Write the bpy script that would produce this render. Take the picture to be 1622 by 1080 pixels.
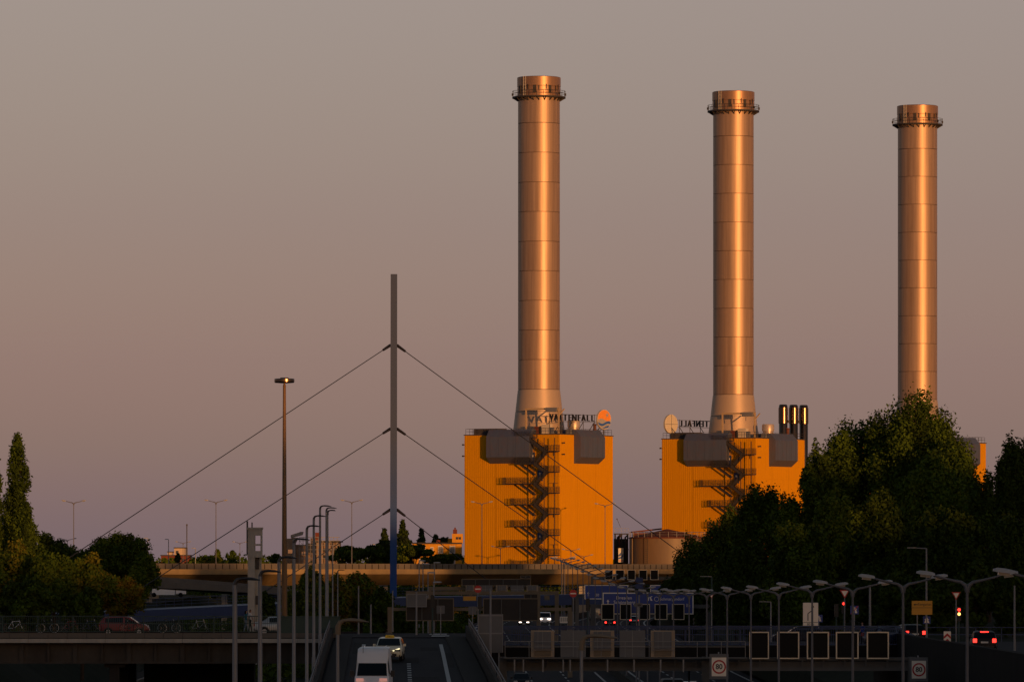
import bpy, math, random
import numpy as np
from mathutils import Vector, Matrix

for _o in list(bpy.data.objects):
    bpy.data.objects.remove(_o)
scene = bpy.context.scene
COL = scene.collection
R = math.radians
CZ = 12.0                      # camera height; world zero is the mean city ground level
F = 9000.0                     # focal length in photo pixels (a 200 mm lens on full frame)

# ------------------------------------------------------------------ camera
cd = bpy.data.cameras.new('camera')
cam = bpy.data.objects.new('camera', cd)
COL.objects.link(cam)
cam.location = (0, 0, CZ)
cam.rotation_euler = (R(90), 0, 0)
cd.sensor_width = 36.0
cd.lens = F / 1622 * 36
cd.shift_y = (885 - 540) / 1622
cd.clip_start = 1.0
cd.clip_end = 30000
scene.camera = cam

# ------------------------------------------------------------------ sky and sun
SUN_AZ = R(27)                 # behind the camera, towards the +X side
SUN_EL = R(2.0)
world = bpy.data.worlds.new('World')
scene.world = world
world.use_nodes = True
nt = world.node_tree
nt.nodes.clear()
out = nt.nodes.new('ShaderNodeOutputWorld')
bg = nt.nodes.new('ShaderNodeBackground')
sky = nt.nodes.new('ShaderNodeTexSky')
sky.sky_type = 'NISHITA'
sky.sun_disc = False
sky.sun_elevation = SUN_EL
sky.sun_rotation = math.pi - SUN_AZ
sky.altitude = 40
sky.air_density = 1.0
sky.dust_density = 1.0
sky.ozone_density = 1.0
# thin blue-violet twilight air added to the sunlit sky: one even gradient over elevation, alike in every azimuth
tc = nt.nodes.new('ShaderNodeTexCoord')
sep = nt.nodes.new('ShaderNodeSeparateXYZ')
nt.links.new(tc.outputs['Generated'], sep.inputs[0])
ramp = nt.nodes.new('ShaderNodeValToRGB')
nt.links.new(sep.outputs[2], ramp.inputs[0])
els = ramp.color_ramp.elements
els[0].position = 0.0; els[0].color = (0.125, 0.108, 0.145, 1)
els[1].position = 1.0; els[1].color = (0.0, 0.0, 0.0, 1)
for _p, _c in ((0.02, (0.098, 0.098, 0.142)), (0.035, (0.085, 0.078, 0.150)), (0.06, (0.085, 0.066, 0.156)), (0.10, (0.138, 0.092, 0.165)), (0.3, (0.03, 0.032, 0.055))):
    _e = els.new(_p); _e.color = (*_c, 1)
scale = nt.nodes.new('ShaderNodeMix'); scale.data_type = 'RGBA'; scale.blend_type = 'MULTIPLY'
scale.inputs[0].default_value = 1.0
scale.inputs[7].default_value = (10, 10, 10, 1)
nt.links.new(ramp.outputs[0], scale.inputs[6])
add = nt.nodes.new('ShaderNodeMix'); add.data_type = 'RGBA'; add.blend_type = 'ADD'
add.inputs[0].default_value = 1.0
nt.links.new(sky.outputs[0], add.inputs[6])
nt.links.new(scale.outputs[2], add.inputs[7])
nt.links.new(add.outputs[2], bg.inputs[0])
bg.inputs[1].default_value = 0.1
nt.links.new(bg.outputs[0], out.inputs[0])

sd = bpy.data.lights.new('sun', 'SUN')
sun = bpy.data.objects.new('sun', sd)
COL.objects.link(sun)
sd.energy = 3.2
sd.color = (1.0, 0.44, 0.14)
sd.angle = R(0.5)
to_sun = Vector((math.sin(SUN_AZ) * math.cos(SUN_EL), -math.cos(SUN_AZ) * math.cos(SUN_EL), math.sin(SUN_EL)))
sun.rotation_euler = to_sun.to_track_quat('Z', 'Y').to_euler()
sun.location = to_sun * 500

scene.view_settings.view_transform = 'Standard'
scene.view_settings.look = 'None'
scene.view_settings.gamma = 1.0
scene.view_settings.exposure = 0.0
scene.view_settings.use_curve_mapping = False
scene.render.engine = 'CYCLES'
scene.cycles.max_bounces = 6

# ------------------------------------------------------------------ helpers
rng = random.Random(7)
nrng = np.random.default_rng(11)

def W(px, py, Y):
    """Point of the place seen at photo pixel (px, py) at distance Y."""
    return Vector(((px - 811) / F * Y, Y, CZ + (885 - py) / F * Y))

def mat(name, col, rough=0.7, metal=0.0, var=0.15, scale=1.0, stretch=(1, 1, 1), bump=0.0, bscale=None,
        emit=None, estr=0.0, spec=0.5, stain=None, stain_amt=0.0, stain_scale=0.2, stain_stretch=(1, 1, 1), coat=0.0):
    m = bpy.data.materials.new(name)
    m.use_nodes = True
    n = m.node_tree
    p = n.nodes['Principled BSDF']
    p.inputs['Roughness'].default_value = rough
    p.inputs['Metallic'].default_value = metal
    p.inputs['Specular IOR Level'].default_value = min(spec, .06) if rough >= .7 and not metal else spec   # matt surfaces
    if coat:
        p.inputs['Coat Weight'].default_value = coat
        p.inputs['Coat Roughness'].default_value = 0.08
    t = n.nodes.new('ShaderNodeTexCoord')
    mp = n.nodes.new('ShaderNodeMapping')
    mp.inputs['Scale'].default_value = stretch
    n.links.new(t.outputs['Object'], mp.inputs[0])
    nz = n.nodes.new('ShaderNodeTexNoise')
    nz.inputs['Scale'].default_value = scale
    nz.inputs['Detail'].default_value = 5
    nz.inputs['Roughness'].default_value = 0.65
    n.links.new(mp.outputs[0], nz.inputs[0])
    rp = n.nodes.new('ShaderNodeValToRGB')
    rp.color_ramp.elements[0].position = 0.25
    rp.color_ramp.elements[1].position = 0.75
    rp.color_ramp.elements[0].color = (*[c * (1 - var) for c in col], 1)
    rp.color_ramp.elements[1].color = (*[min(1, c * (1 + var)) for c in col], 1)
    n.links.new(nz.outputs[0], rp.inputs[0])
    src = rp.outputs[0]
    if stain:
        mp2 = n.nodes.new('ShaderNodeMapping'); mp2.inputs['Scale'].default_value = stain_stretch
        n.links.new(t.outputs['Object'], mp2.inputs[0])
        n2 = n.nodes.new('ShaderNodeTexNoise'); n2.inputs['Scale'].default_value = stain_scale
        n2.inputs['Detail'].default_value = 8; n2.inputs['Roughness'].default_value = 0.7
        n.links.new(mp2.outputs[0], n2.inputs[0])
        r2 = n.nodes.new('ShaderNodeValToRGB')
        r2.color_ramp.elements[0].position = 0.45; r2.color_ramp.elements[1].position = 0.72
        r2.color_ramp.elements[1].color = (stain_amt,) * 3 + (1,)
        n.links.new(n2.outputs[0], r2.inputs[0])
        mx = n.nodes.new('ShaderNodeMix'); mx.data_type = 'RGBA'
        n.links.new(r2.outputs[0], mx.inputs[0])
        n.links.new(src, mx.inputs[6]); mx.inputs[7].default_value = (*stain, 1)
        src = mx.outputs[2]
    n.links.new(src, p.inputs['Base Color'])
    if bump:
        b = n.nodes.new('ShaderNodeBump')
        b.inputs['Strength'].default_value = bump
        b.inputs['Distance'].default_value = 0.05
        nb = n.nodes.new('ShaderNodeTexNoise')
        nb.inputs['Scale'].default_value = bscale or scale * 4
        n.links.new(mp.outputs[0], nb.inputs[0])
        n.links.new(nb.outputs[0], b.inputs['Height'])
        n.links.new(b.outputs[0], p.inputs['Normal'])
    if emit:
        p.inputs['Emission Color'].default_value = (*emit, 1)
        p.inputs['Emission Strength'].default_value = estr
    return m

M = {}
def mk(name, *a, **k):
    M[name] = mat(name, *a, **k)
mk('orange_cladding', (0.60, 0.265, 0.002), 0.62, var=0.10, scale=0.6, stretch=(3, 3, .25), stain=(0.36, 0.14, 0.008), stain_amt=0.35, stain_scale=0.8, stain_stretch=(2.5, 2.5, .16), spec=.06)
mk('steel_base', (0.44, 0.33, 0.24), 0.5, .25, var=.10, scale=1.2, stretch=(4, 4, .06), stain=(0.30, 0.22, 0.16), stain_amt=.5, stain_scale=1.6, stain_stretch=(3, 3, .05))
mk('steel_shell', (0.385, 0.262, 0.180), 0.45, .45, var=0.22, scale=1.0, stretch=(1.5, 1.5, .03), bump=.12, bscale=1.1, stain=(0.235, 0.148, 0.100), stain_amt=0.7, stain_scale=.8, stain_stretch=(1.6, 1.6, .06))
mk('steel_cap', (0.32, 0.185, 0.11), 0.40, .5, var=0.12, scale=1.2, stretch=(3, 3, .2))
mk('shell_joint', (0.14, 0.10, 0.08), 0.6, 0.6)
mk('drum_steel', (0.50, 0.40, 0.31), 0.4, .4, var=.1)
mk('bay_grey', (0.078, 0.098, 0.160), 0.55, 0.2, var=0.1, scale=.7, stretch=(2, 2, .4), stain=(0.13, 0.06, 0.05), stain_amt=.35, stain_scale=.5)
mk('dark_steel', (0.035, 0.031, 0.032), 0.7, 0.1, scale=2)
mk('galv', (0.23, 0.23, 0.24), 0.55, 0.45, var=.12, scale=1.5)
mk('galv_pale', (0.45, 0.44, 0.42), 0.5, 0.3, var=.12, scale=3)
mk('beige_paint', (0.42, 0.30, 0.17), 0.6, scale=1.5)
mk('roof_felt', (0.06, 0.055, 0.06), 0.9, scale=.8)
mk('roof_rust', (0.15, 0.06, 0.045), 0.85, scale=.8)
mk('blue_door', (0.02, 0.05, 0.17), 0.45)
mk('sign_black', (0.012, 0.012, 0.014), 0.5)
mk('logo_orange', (0.80, 0.27, 0.03), 0.45, var=.03)
mk('logo_blue', (0.03, 0.10, 0.38), 0.45, var=.03)
mk('logo_grey', (0.33, 0.32, 0.32), 0.45, var=.03)
mk('logo_rim', (0.55, 0.50, 0.42), 0.5, var=.05)
mk('white_paint', (0.74, 0.73, 0.70), 0.5, var=.06)
mk('cabinet_cream', (0.55, 0.48, 0.38), 0.55, var=.06)
mk('flue_steel', (0.15, 0.10, 0.07), 0.24, 1.0, var=.1, scale=1, stretch=(3, 3, .2))
mk('concrete', (0.14, 0.125, 0.11), 0.9, var=.15, scale=.6, bump=.25, stain=(.12, .11, .10), stain_amt=.55, stain_scale=.35, stain_stretch=(1, 1, .35))
mk('concrete_pale', (0.42, 0.40, 0.36), 0.88, var=.12, scale=1.2, bump=.2, stain=(.17, .15, .13), stain_amt=.5, stain_scale=.6, stain_stretch=(1.5, 1.5, .25))
mk('concrete_warm', (0.31, 0.225, 0.115), 0.9, var=.14, scale=.5, stain=(.17, .14, .11), stain_amt=.6, stain_scale=.25, stain_stretch=(1, 1, .5))
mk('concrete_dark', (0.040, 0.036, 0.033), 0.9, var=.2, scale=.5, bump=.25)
mk('wall_dark', (0.014, 0.013, 0.013), 0.92, var=.25, scale=.5, bump=.2)  # near-black tone, darker than the other concrete
mk('asphalt_patch', (0.010, 0.010, 0.012), 0.85, var=.3, scale=.8, spec=.2)
mk('asphalt', (0.022, 0.0215, 0.027), 0.85, spec=.2, var=.18, scale=.35, bump=.12, bscale=30, stain=(.034, .033, .038), stain_amt=.7, stain_scale=.15, stain_stretch=(3, .3, 1))
mk('paving', (0.024, 0.022, 0.022), 0.85, var=.15, scale=1.5)
mk('road_white', (0.30, 0.30, 0.30), 0.6, var=.25, scale=2)
mk('soil_grass', (0.007, 0.011, 0.004), 0.95, var=.5, scale=.25, bump=.5)
mk('ballast', (0.035, 0.03, 0.027), 0.95, var=.3, scale=3, bump=.6, bscale=6)
mk('rail_steel', (0.30, 0.27, 0.25), 0.30, 0.9)
mk('sleeper', (0.06, 0.055, 0.05), 0.9)
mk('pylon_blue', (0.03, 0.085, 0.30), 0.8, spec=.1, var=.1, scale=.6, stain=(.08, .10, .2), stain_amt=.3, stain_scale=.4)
mk('blue_girder', (0.008, 0.028, 0.115), 0.5, var=.15, scale=.5)
mk('blue_rail', (0.015, 0.035, 0.11), 0.5)
mk('cable', (0.022, 0.022, 0.03), 0.5, .3)
mk('green_rail', (0.010, 0.042, 0.040), 0.5, var=.1)
mk('girder_brown', (0.075, 0.066, 0.058), 0.8, var=.2, scale=.5, stain=(.03, .025, .02), stain_amt=.7, stain_scale=.4, stain_stretch=(1, 1, .3))
mk('galv_dark', (0.13, 0.128, 0.14), 0.6, 0.3, var=.12, scale=1.5)
mk('lamp_white', (0.36, 0.36, 0.37), 0.45, var=.06)
mk('lamp_glass', (0.20, 0.20, 0.18), 0.2)
mk('lamp_dark', (0.05, 0.045, 0.045), 0.5, .3)
mk('mast_bronze', (0.19, 0.105, 0.042), 0.5, .2, scale=1)
mk('gantry_grey', (0.12, 0.118, 0.115), 0.7, var=.12, scale=.8)
mk('gantry_tan', (0.20, 0.16, 0.115), 0.7, var=.12, scale=.8)
mk('board_back', (0.13, 0.135, 0.145), 0.6, .2, var=.12, scale=.6)
mk('board_back_dark', (0.05, 0.045, 0.042), 0.7, var=.12, scale=.6)
mk('frame_mid', (0.36, 0.28, 0.20), 0.6, var=.08)
mk('frame_tan', (0.80, 0.66, 0.48), 0.6, var=.06)
mk('screen_black', (0.003, 0.003, 0.003), 0.6, var=.02, spec=.2)
mk('traffic_blue', (0.012, 0.05, 0.30), 0.4, var=.05)
mk('traffic_red', (0.50, 0.012, 0.014), 0.4, var=.05)
mk('traffic_yellow', (0.62, 0.28, 0.015), 0.4, var=.05)
mk('traffic_white', (0.92, 0.83, 0.72), 0.45, var=.05)
mk('brick_red', (0.16, 0.05, 0.035), 0.85, var=.2, scale=2)
mk('house_yellow', (0.62, 0.30, 0.035), 0.8, var=.06, scale=.5)
mk('house_cream', (0.50, 0.40, 0.30), 0.8, var=.08, scale=.5)
mk('house_brown', (0.26, 0.19, 0.14), 0.85, var=.2, scale=1)
mk('window_white', (0.66, 0.64, 0.62), 0.4, var=.05)
mk('window_glass', (0.03, 0.035, 0.045), 0.12, spec=.8)
mk('window_low_sun', (0.6, 0.5, 0.4), 0.10, 1.0, var=.02)
mk('tank_paint', (0.17, 0.12, 0.075), 0.55, .1, var=.12, scale=.8, stretch=(2, 2, .2), stain=(.13, .09, .07), stain_amt=.6, stain_scale=.6, stain_stretch=(1.5, 1.5, .15))
mk('bark', (0.045, 0.033, 0.025), 0.95, var=.3, scale=3)
mk('tyre', (0.012, 0.012, 0.012), 0.85)
mk('alloy', (0.42, 0.42, 0.44), 0.35, .9)
mk('car_glass', (0.006, 0.009, 0.014), 0.08, spec=.25, var=.02)
mk('plastic_black', (0.012, 0.012, 0.013), 0.5)
mk('paint_red', (0.19, 0.006, 0.010), 0.4, .0, var=.04, coat=.15)
mk('paint_cream', (0.74, 0.69, 0.52), 0.35, var=.03, coat=.4)
mk('paint_white', (0.80, 0.80, 0.82), 0.4, var=.05, coat=.3)
mk('paint_black', (0.006, 0.006, 0.008), 0.5, var=.04, spec=.25)
mk('paint_blue', (0.012, 0.03, 0.08), 0.4, .2, var=.04, coat=.6)
mk('paint_silver', (0.30, 0.31, 0.32), 0.3, .6, var=.04, coat=.6)
mk('plate', (0.6, 0.6, 0.58), 0.5, var=.03)
mk('taxi_yellow', (0.75, 0.50, 0.02), 0.4, var=.03)
mk('glow_red', (0.6, 0.01, 0.01), 0.4, emit=(1.0, 0.03, 0.02), estr=3.5)
mk('glow_pink', (0.5, 0.35, 0.33), 0.3, emit=(1.0, 0.42, 0.34), estr=0.35)
mk('glow_amber', (0.8, 0.4, 0.1), 0.4, emit=(1.0, 0.50, 0.12), estr=3.5)
mk('glow_white', (0.8, 0.8, 0.8), 0.3, emit=(1.0, 0.80, 0.66), estr=6.0)
mk('glow_drl', (0.8, 0.8, 0.8), 0.3, emit=(1.0, 0.86, 0.50), estr=1.2)
mk('lamp_off', (0.55, 0.55, 0.56), 0.12, spec=.8, var=.02)
mk('tail_off', (0.30, 0.015, 0.012), 0.2, spec=.8, var=.02)
mk('skin', (0.45, 0.25, 0.17), 0.6, var=.05)
mk('hair', (0.02, 0.014, 0.01), 0.8)

def pylon_fade():  # base colour fades from blue low down to grey-blue higher up
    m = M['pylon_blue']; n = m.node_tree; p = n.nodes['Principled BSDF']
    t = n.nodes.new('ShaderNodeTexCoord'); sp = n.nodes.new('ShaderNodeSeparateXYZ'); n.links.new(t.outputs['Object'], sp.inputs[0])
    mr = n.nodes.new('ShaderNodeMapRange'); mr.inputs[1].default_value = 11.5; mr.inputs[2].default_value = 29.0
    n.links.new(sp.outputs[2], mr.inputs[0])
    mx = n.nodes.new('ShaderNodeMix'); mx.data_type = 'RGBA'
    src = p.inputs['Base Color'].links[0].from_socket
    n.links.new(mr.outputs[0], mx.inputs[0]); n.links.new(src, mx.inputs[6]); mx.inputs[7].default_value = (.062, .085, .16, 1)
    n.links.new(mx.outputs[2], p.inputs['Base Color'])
pylon_fade()

class MB:
    def __init__(s):
        s.v = []; s.f = []; s.m = []; s.cur = 0
    def mi(s, i):
        s.cur = i; return s
    def face(s, idx):
        s.f.append(tuple(idx)); s.m.append(s.cur)
    def add(s, vs, fs):
        o = len(s.v); s.v += [tuple(v) for v in vs]
        for f in fs: s.face([o + i for i in f])
        return s
    def box(s, c, d, rz=0.0):
        x, y, z = d[0] / 2, d[1] / 2, d[2] / 2
        ca, sa = math.cos(rz), math.sin(rz)
        vs = []
        for sz in (-z, z):
            for sx, sy in ((-x, -y), (x, -y), (x, y), (-x, y)):
                vs.append((c[0] + sx * ca - sy * sa, c[1] + sx * sa + sy * ca, c[2] + sz))
        return s.add(vs, [(3, 2, 1, 0), (4, 5, 6, 7), (0, 1, 5, 4), (1, 2, 6, 5), (2, 3, 7, 6), (3, 0, 4, 7)])
    def bar(s, p, q, w, h=None, up=(0, 0, 1)):
        p = Vector(p); q = Vector(q); h = h or w
        d = (q - p).normalized()
        u = Vector(up)
        if abs(d.dot(u)) > .98: u = Vector((0, 1, 0))
        a = d.cross(u).normalized() * (w / 2); b = a.cross(d).normalized() * (h / 2)
        vs = [p - a - b, p + a - b, p + a + b, p - a + b, q - a - b, q + a - b, q + a + b, q - a + b]
        return s.add(vs, [(0, 1, 2, 3), (7, 6, 5, 4), (4, 5, 1, 0), (5, 6, 2, 1), (6, 7, 3, 2), (7, 4, 0, 3)])
    def tube(s, pts, rad, n=8, cap=True):
        pts = [Vector(p) for p in pts]
        if not hasattr(rad, '__len__'): rad = [rad] * len(pts)
        rings = []
        ref = None
        for i, p in enumerate(pts):
            d = (pts[min(i + 1, len(pts) - 1)] - pts[max(i - 1, 0)]).normalized()
            if ref is None:
                ref = Vector((1, 0, 0)) if abs(d.x) < .9 else Vector((0, 1, 0))
            a = d.cross(ref).normalized(); b = d.cross(a).normalized()
            ref = -b if False else ref
            o = len(s.v)
            for k in range(n):
                t = 2 * math.pi * k / n
                s.v.append(tuple(p + a * (math.cos(t) * rad[i]) + b * (math.sin(t) * rad[i])))
            rings.append(o)
        for r0, r1 in zip(rings, rings[1:]):
            for k in range(n):
                s.face((r0 + k, r0 + (k + 1) % n, r1 + (k + 1) % n, r1 + k))
        if cap:
            s.face([rings[0] + k for k in range(n)][::-1])
            s.face([rings[-1] + k for k in range(n)])
        return s
    def lathe(s, prof, n=32, c=(0, 0, 0), closed=False):
        rings = []
        for r, z in prof:
            o = len(s.v)
            for k in range(n):
                t = 2 * math.pi * k / n
                s.v.append((c[0] + r * math.cos(t), c[1] + r * math.sin(t), c[2] + z))
            rings.append(o)
        pairs = list(zip(rings, rings[1:]))
        if closed: pairs.append((rings[-1], rings[0]))
        for r0, r1 in pairs:
            for k in range(n):
                s.face((r0 + k, r0 + (k + 1) % n, r1 + (k + 1) % n, r1 + k))
        if not closed:
            s.face([rings[0] + k for k in range(n)][::-1]); s.face([rings[-1] + k for k in range(n)])
        return s
    def prism(s, poly, o, ex, ey, ez):
        """Polygon in the plane (ex, ey) at o, thickness vector ez."""
        o = Vector(o); ex = Vector(ex); ey = Vector(ey); ez = Vector(ez)
        a = [o + ex * x + ey * y for x, y in poly]
        n = len(a); i0 = len(s.v)
        s.v += [tuple(p) for p in a] + [tuple(p + ez) for p in a]
        s.face([i0 + k for k in range(n)][::-1]); s.face([i0 + n + k for k in range(n)])
        for k in range(n):
            s.face((i0 + k, i0 + (k + 1) % n, i0 + n + (k + 1) % n, i0 + n + k))
        return s
    def sweep(s, path, prof):
        """prof: list of (lateral, up); path: list of 3D points, swept in plan."""
        path = [Vector(p) for p in path]; n = len(prof); rings = []
        for i, p in enumerate(path):
            d = path[min(i + 1, len(path) - 1)] - path[max(i - 1, 0)]
            d.z = 0; d.normalize(); lat = Vector((d.y, -d.x, 0))
            o = len(s.v); rings.append(o)
            s.v += [tuple(p + lat * a + Vector((0, 0, b))) for a, b in prof]
        for r0, r1 in zip(rings, rings[1:]):
            for k in range(n):
                s.face((r0 + k, r0 + (k + 1) % n, r1 + (k + 1) % n, r1 + k))
        s.face([rings[0] + k for k in range(n)]); s.face([rings[-1] + k for k in range(n)][::-1])
        return s
    def mesh(s, name, mats, smooth=None):
        me = bpy.data.meshes.new(name)
        me.from_pydata(s.v, [], s.f)
        for m in (mats if isinstance(mats, (list, tuple)) else [mats]):
            me.materials.append(M[m] if isinstance(m, str) else m)
        me.polygons.foreach_set('material_index', s.m)
        import bmesh
        bm = bmesh.new(); bm.from_mesh(me); bmesh.ops.recalc_face_normals(bm, faces=bm.faces); bm.to_mesh(me); bm.free()
        if smooth:
            me.shade_smooth(); me.set_sharp_from_angle(angle=R(smooth))
        me.update()
        return me
    def build(s, name, mats, parent=None, smooth=None, world=False):
        o = bpy.data.objects.new(name, s.mesh(name, mats, smooth))
        COL.objects.link(o)
        if parent:
            o.parent = parent
            if world:
                o.location = -parent_origin(parent)
        return o

def parent_origin(p):
    v = Vector(p.location)
    while p.parent:
        p = p.parent; v += Vector(p.location)
    return v

def link(name, me, parent=None, loc=(0, 0, 0), rz=0.0):
    o = bpy.data.objects.new(name, me); COL.objects.link(o)
    o.location = loc; o.rotation_euler = (0, 0, rz)
    if parent: o.parent = parent
    return o

def tag(o, label=None, cat=None, group=None, kind=None):
    if label: o['label'] = label
    if cat: o['category'] = cat
    if group: o['group'] = group
    if kind: o['kind'] = kind
    return o

def thing(name, label, cat, loc=(0, 0, 0), rz=0.0, group=None):
    o = bpy.data.objects.new(name, None); COL.objects.link(o)
    o.empty_display_size = .5
    o.location = loc; o.rotation_euler = (0, 0, rz)
    return tag(o, label, cat, group)

def struct(name, mb, mats, smooth=None):
    return tag(mb.build(name, mats, smooth=smooth), kind='structure')

def copy_tree(o, parent=None):
    c = o.copy(); COL.objects.link(c); c.parent = parent
    for ch in [x for x in bpy.data.objects if x.parent == o]:
        copy_tree(ch, c)
    return c

_text_cache = {}
def text_mesh(body, size, depth=0.0, spacing=1.0):
    """Flat lettering in the XZ plane, facing -Y, centred; returns (verts, faces, width)."""
    key = (body, size, depth, spacing)
    if key not in _text_cache:
        cu = bpy.data.curves.new('lettering', 'FONT')
        cu.body = body; cu.size = size; cu.extrude = depth / 2; cu.align_x = 'CENTER'; cu.align_y = 'CENTER'
        cu.space_character = spacing; cu.resolution_u = 3
        ob = bpy.data.objects.new('lettering', cu); COL.objects.link(ob)
        bpy.context.view_layer.update()
        me = ob.evaluated_get(bpy.context.evaluated_depsgraph_get()).to_mesh()
        vs = [(v.co.x, -v.co.z, v.co.y) for v in me.vertices]
        fs = [tuple(p.vertices) for p in me.polygons]
        bpy.data.objects.remove(ob); bpy.data.curves.remove(cu)
        _text_cache[key] = (vs, fs)
    return _text_cache[key]

def lettering(parent, body, size, c, mat_name, sx=1.0, depth=0.0, name='lettering', bold=0.0):
    vs, fs = text_mesh(body, size, depth)
    mb = MB()
    offs = [(0, 0)] if not bold else [(-bold, 0), (bold, 0), (0, -bold), (0, bold)]
    for i, (dx, dz) in enumerate(offs):
        mb.add([(c[0] + v[0] * sx + dx, c[1] + v[1] - i * .0012, c[2] + v[2] + dz) for v in vs], fs)
    return mb.build(name, mat_name, parent)

def disc(mb, c, r, n=24, y=0.0, r_in=0.0):
    """Disc or ring in the XZ plane."""
    o = len(mb.v)
    for k in range(n):
        t = 2 * math.pi * k / n
        mb.v.append((c[0] + r * math.cos(t), y, c[2] + r * math.sin(t)))
    if r_in:
        for k in range(n):
            t = 2 * math.pi * k / n
            mb.v.append((c[0] + r_in * math.cos(t), y, c[2] + r_in * math.sin(t)))
        for k in range(n):
            mb.face((o + k, o + (k + 1) % n, o + n + (k + 1) % n, o + n + k))
    else:
        mb.face([o + k for k in range(n)])
    return mb

def rail_run(mb, pts, h=1.1, post=1.5, r=.03, rails=(1.0, .5)):
    """Posts and rails along a polyline."""
    pts = [Vector(p) for p in pts]
    for p, q in zip(pts, pts[1:]):
        L = (q - p).length; n = max(1, round(L / post))
        for k in range(n + 1):
            a = p.lerp(q, k / n); mb.bar(a, a + Vector((0, 0, h)), r * 1.6)
        for f in rails:
            mb.bar(p + Vector((0, 0, h * f)), q + Vector((0, 0, h * f)), r * 1.6)
    return mb

# ================================================================== the power station
RZ = R(-30.3)
HA = 11.1                       # half side of a boiler house
ROOF = 37.1

def panel_mesh(w, h, d=.022, pitch=.46):
    mb = MB(); n = int(round(w / pitch)); p = w / n
    prof = []
    for k in range(n):
        x = -w / 2 + k * p
        prof += [(x, 0), (x + p * .28, 0), (x + p * .38, -d), (x + p * .9, -d)]
    prof.append((w / 2, 0))
    o = len(mb.v)
    for x, y in prof: mb.v.append((x, y, 0))
    for x, y in prof: mb.v.append((x, y, h))
    k = len(prof)
    for i in range(k - 1): mb.face((o + i, o + i + 1, o + k + i + 1, o + k + i))
    return mb.mesh('cladding_panel', 'orange_cladding')

COLS = [(-HA, -3.75), (-3.75, 3.75), (3.75, HA)]
ROWS = [(0.0, 3.2), (3.2, 9.55), (9.55, 15.9), (15.9, 22.25), (22.25, 28.6), (28.6, ROOF)]
_pm = {}
def pmesh(w, h):
    key = (round(w, 2), round(h, 2))
    if key not in _pm: _pm[key] = panel_mesh(w - .05, h - .05)
    return _pm[key]

def bay_mesh():
    mb = MB()
    prof = [(0, 31.3), (1.55, 32.6), (1.55, 36.75), (.35, 38.2), (-3.2, 38.2), (-3.2, 36.9), (0, 36.9)]
    mb.prism(prof, (-5.05, -HA, 0), (0, -1, 0), (0, 0, 1), (10.1, 0, 0))
    return mb.mesh('facade_bay', 'bay_grey')
def seam_mesh():
    mb = MB()
    mb.bar((0, -HA - 1.57, 32.6), (0, -HA - 1.57, 36.75), .07, .05)
    return mb.mesh('standing_seam', 'bay_grey')
BAY = bay_mesh(); SEAM = seam_mesh()

R_LEV = [21.8, 17.65, 13.4, 9.15, 4.9, .9, -3.4, -7.6]
L_LEV = [24.6, 19.3, 15.3, 11.1, 6.7, 2.7, -1.5, -5.7, -9.8]

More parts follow.
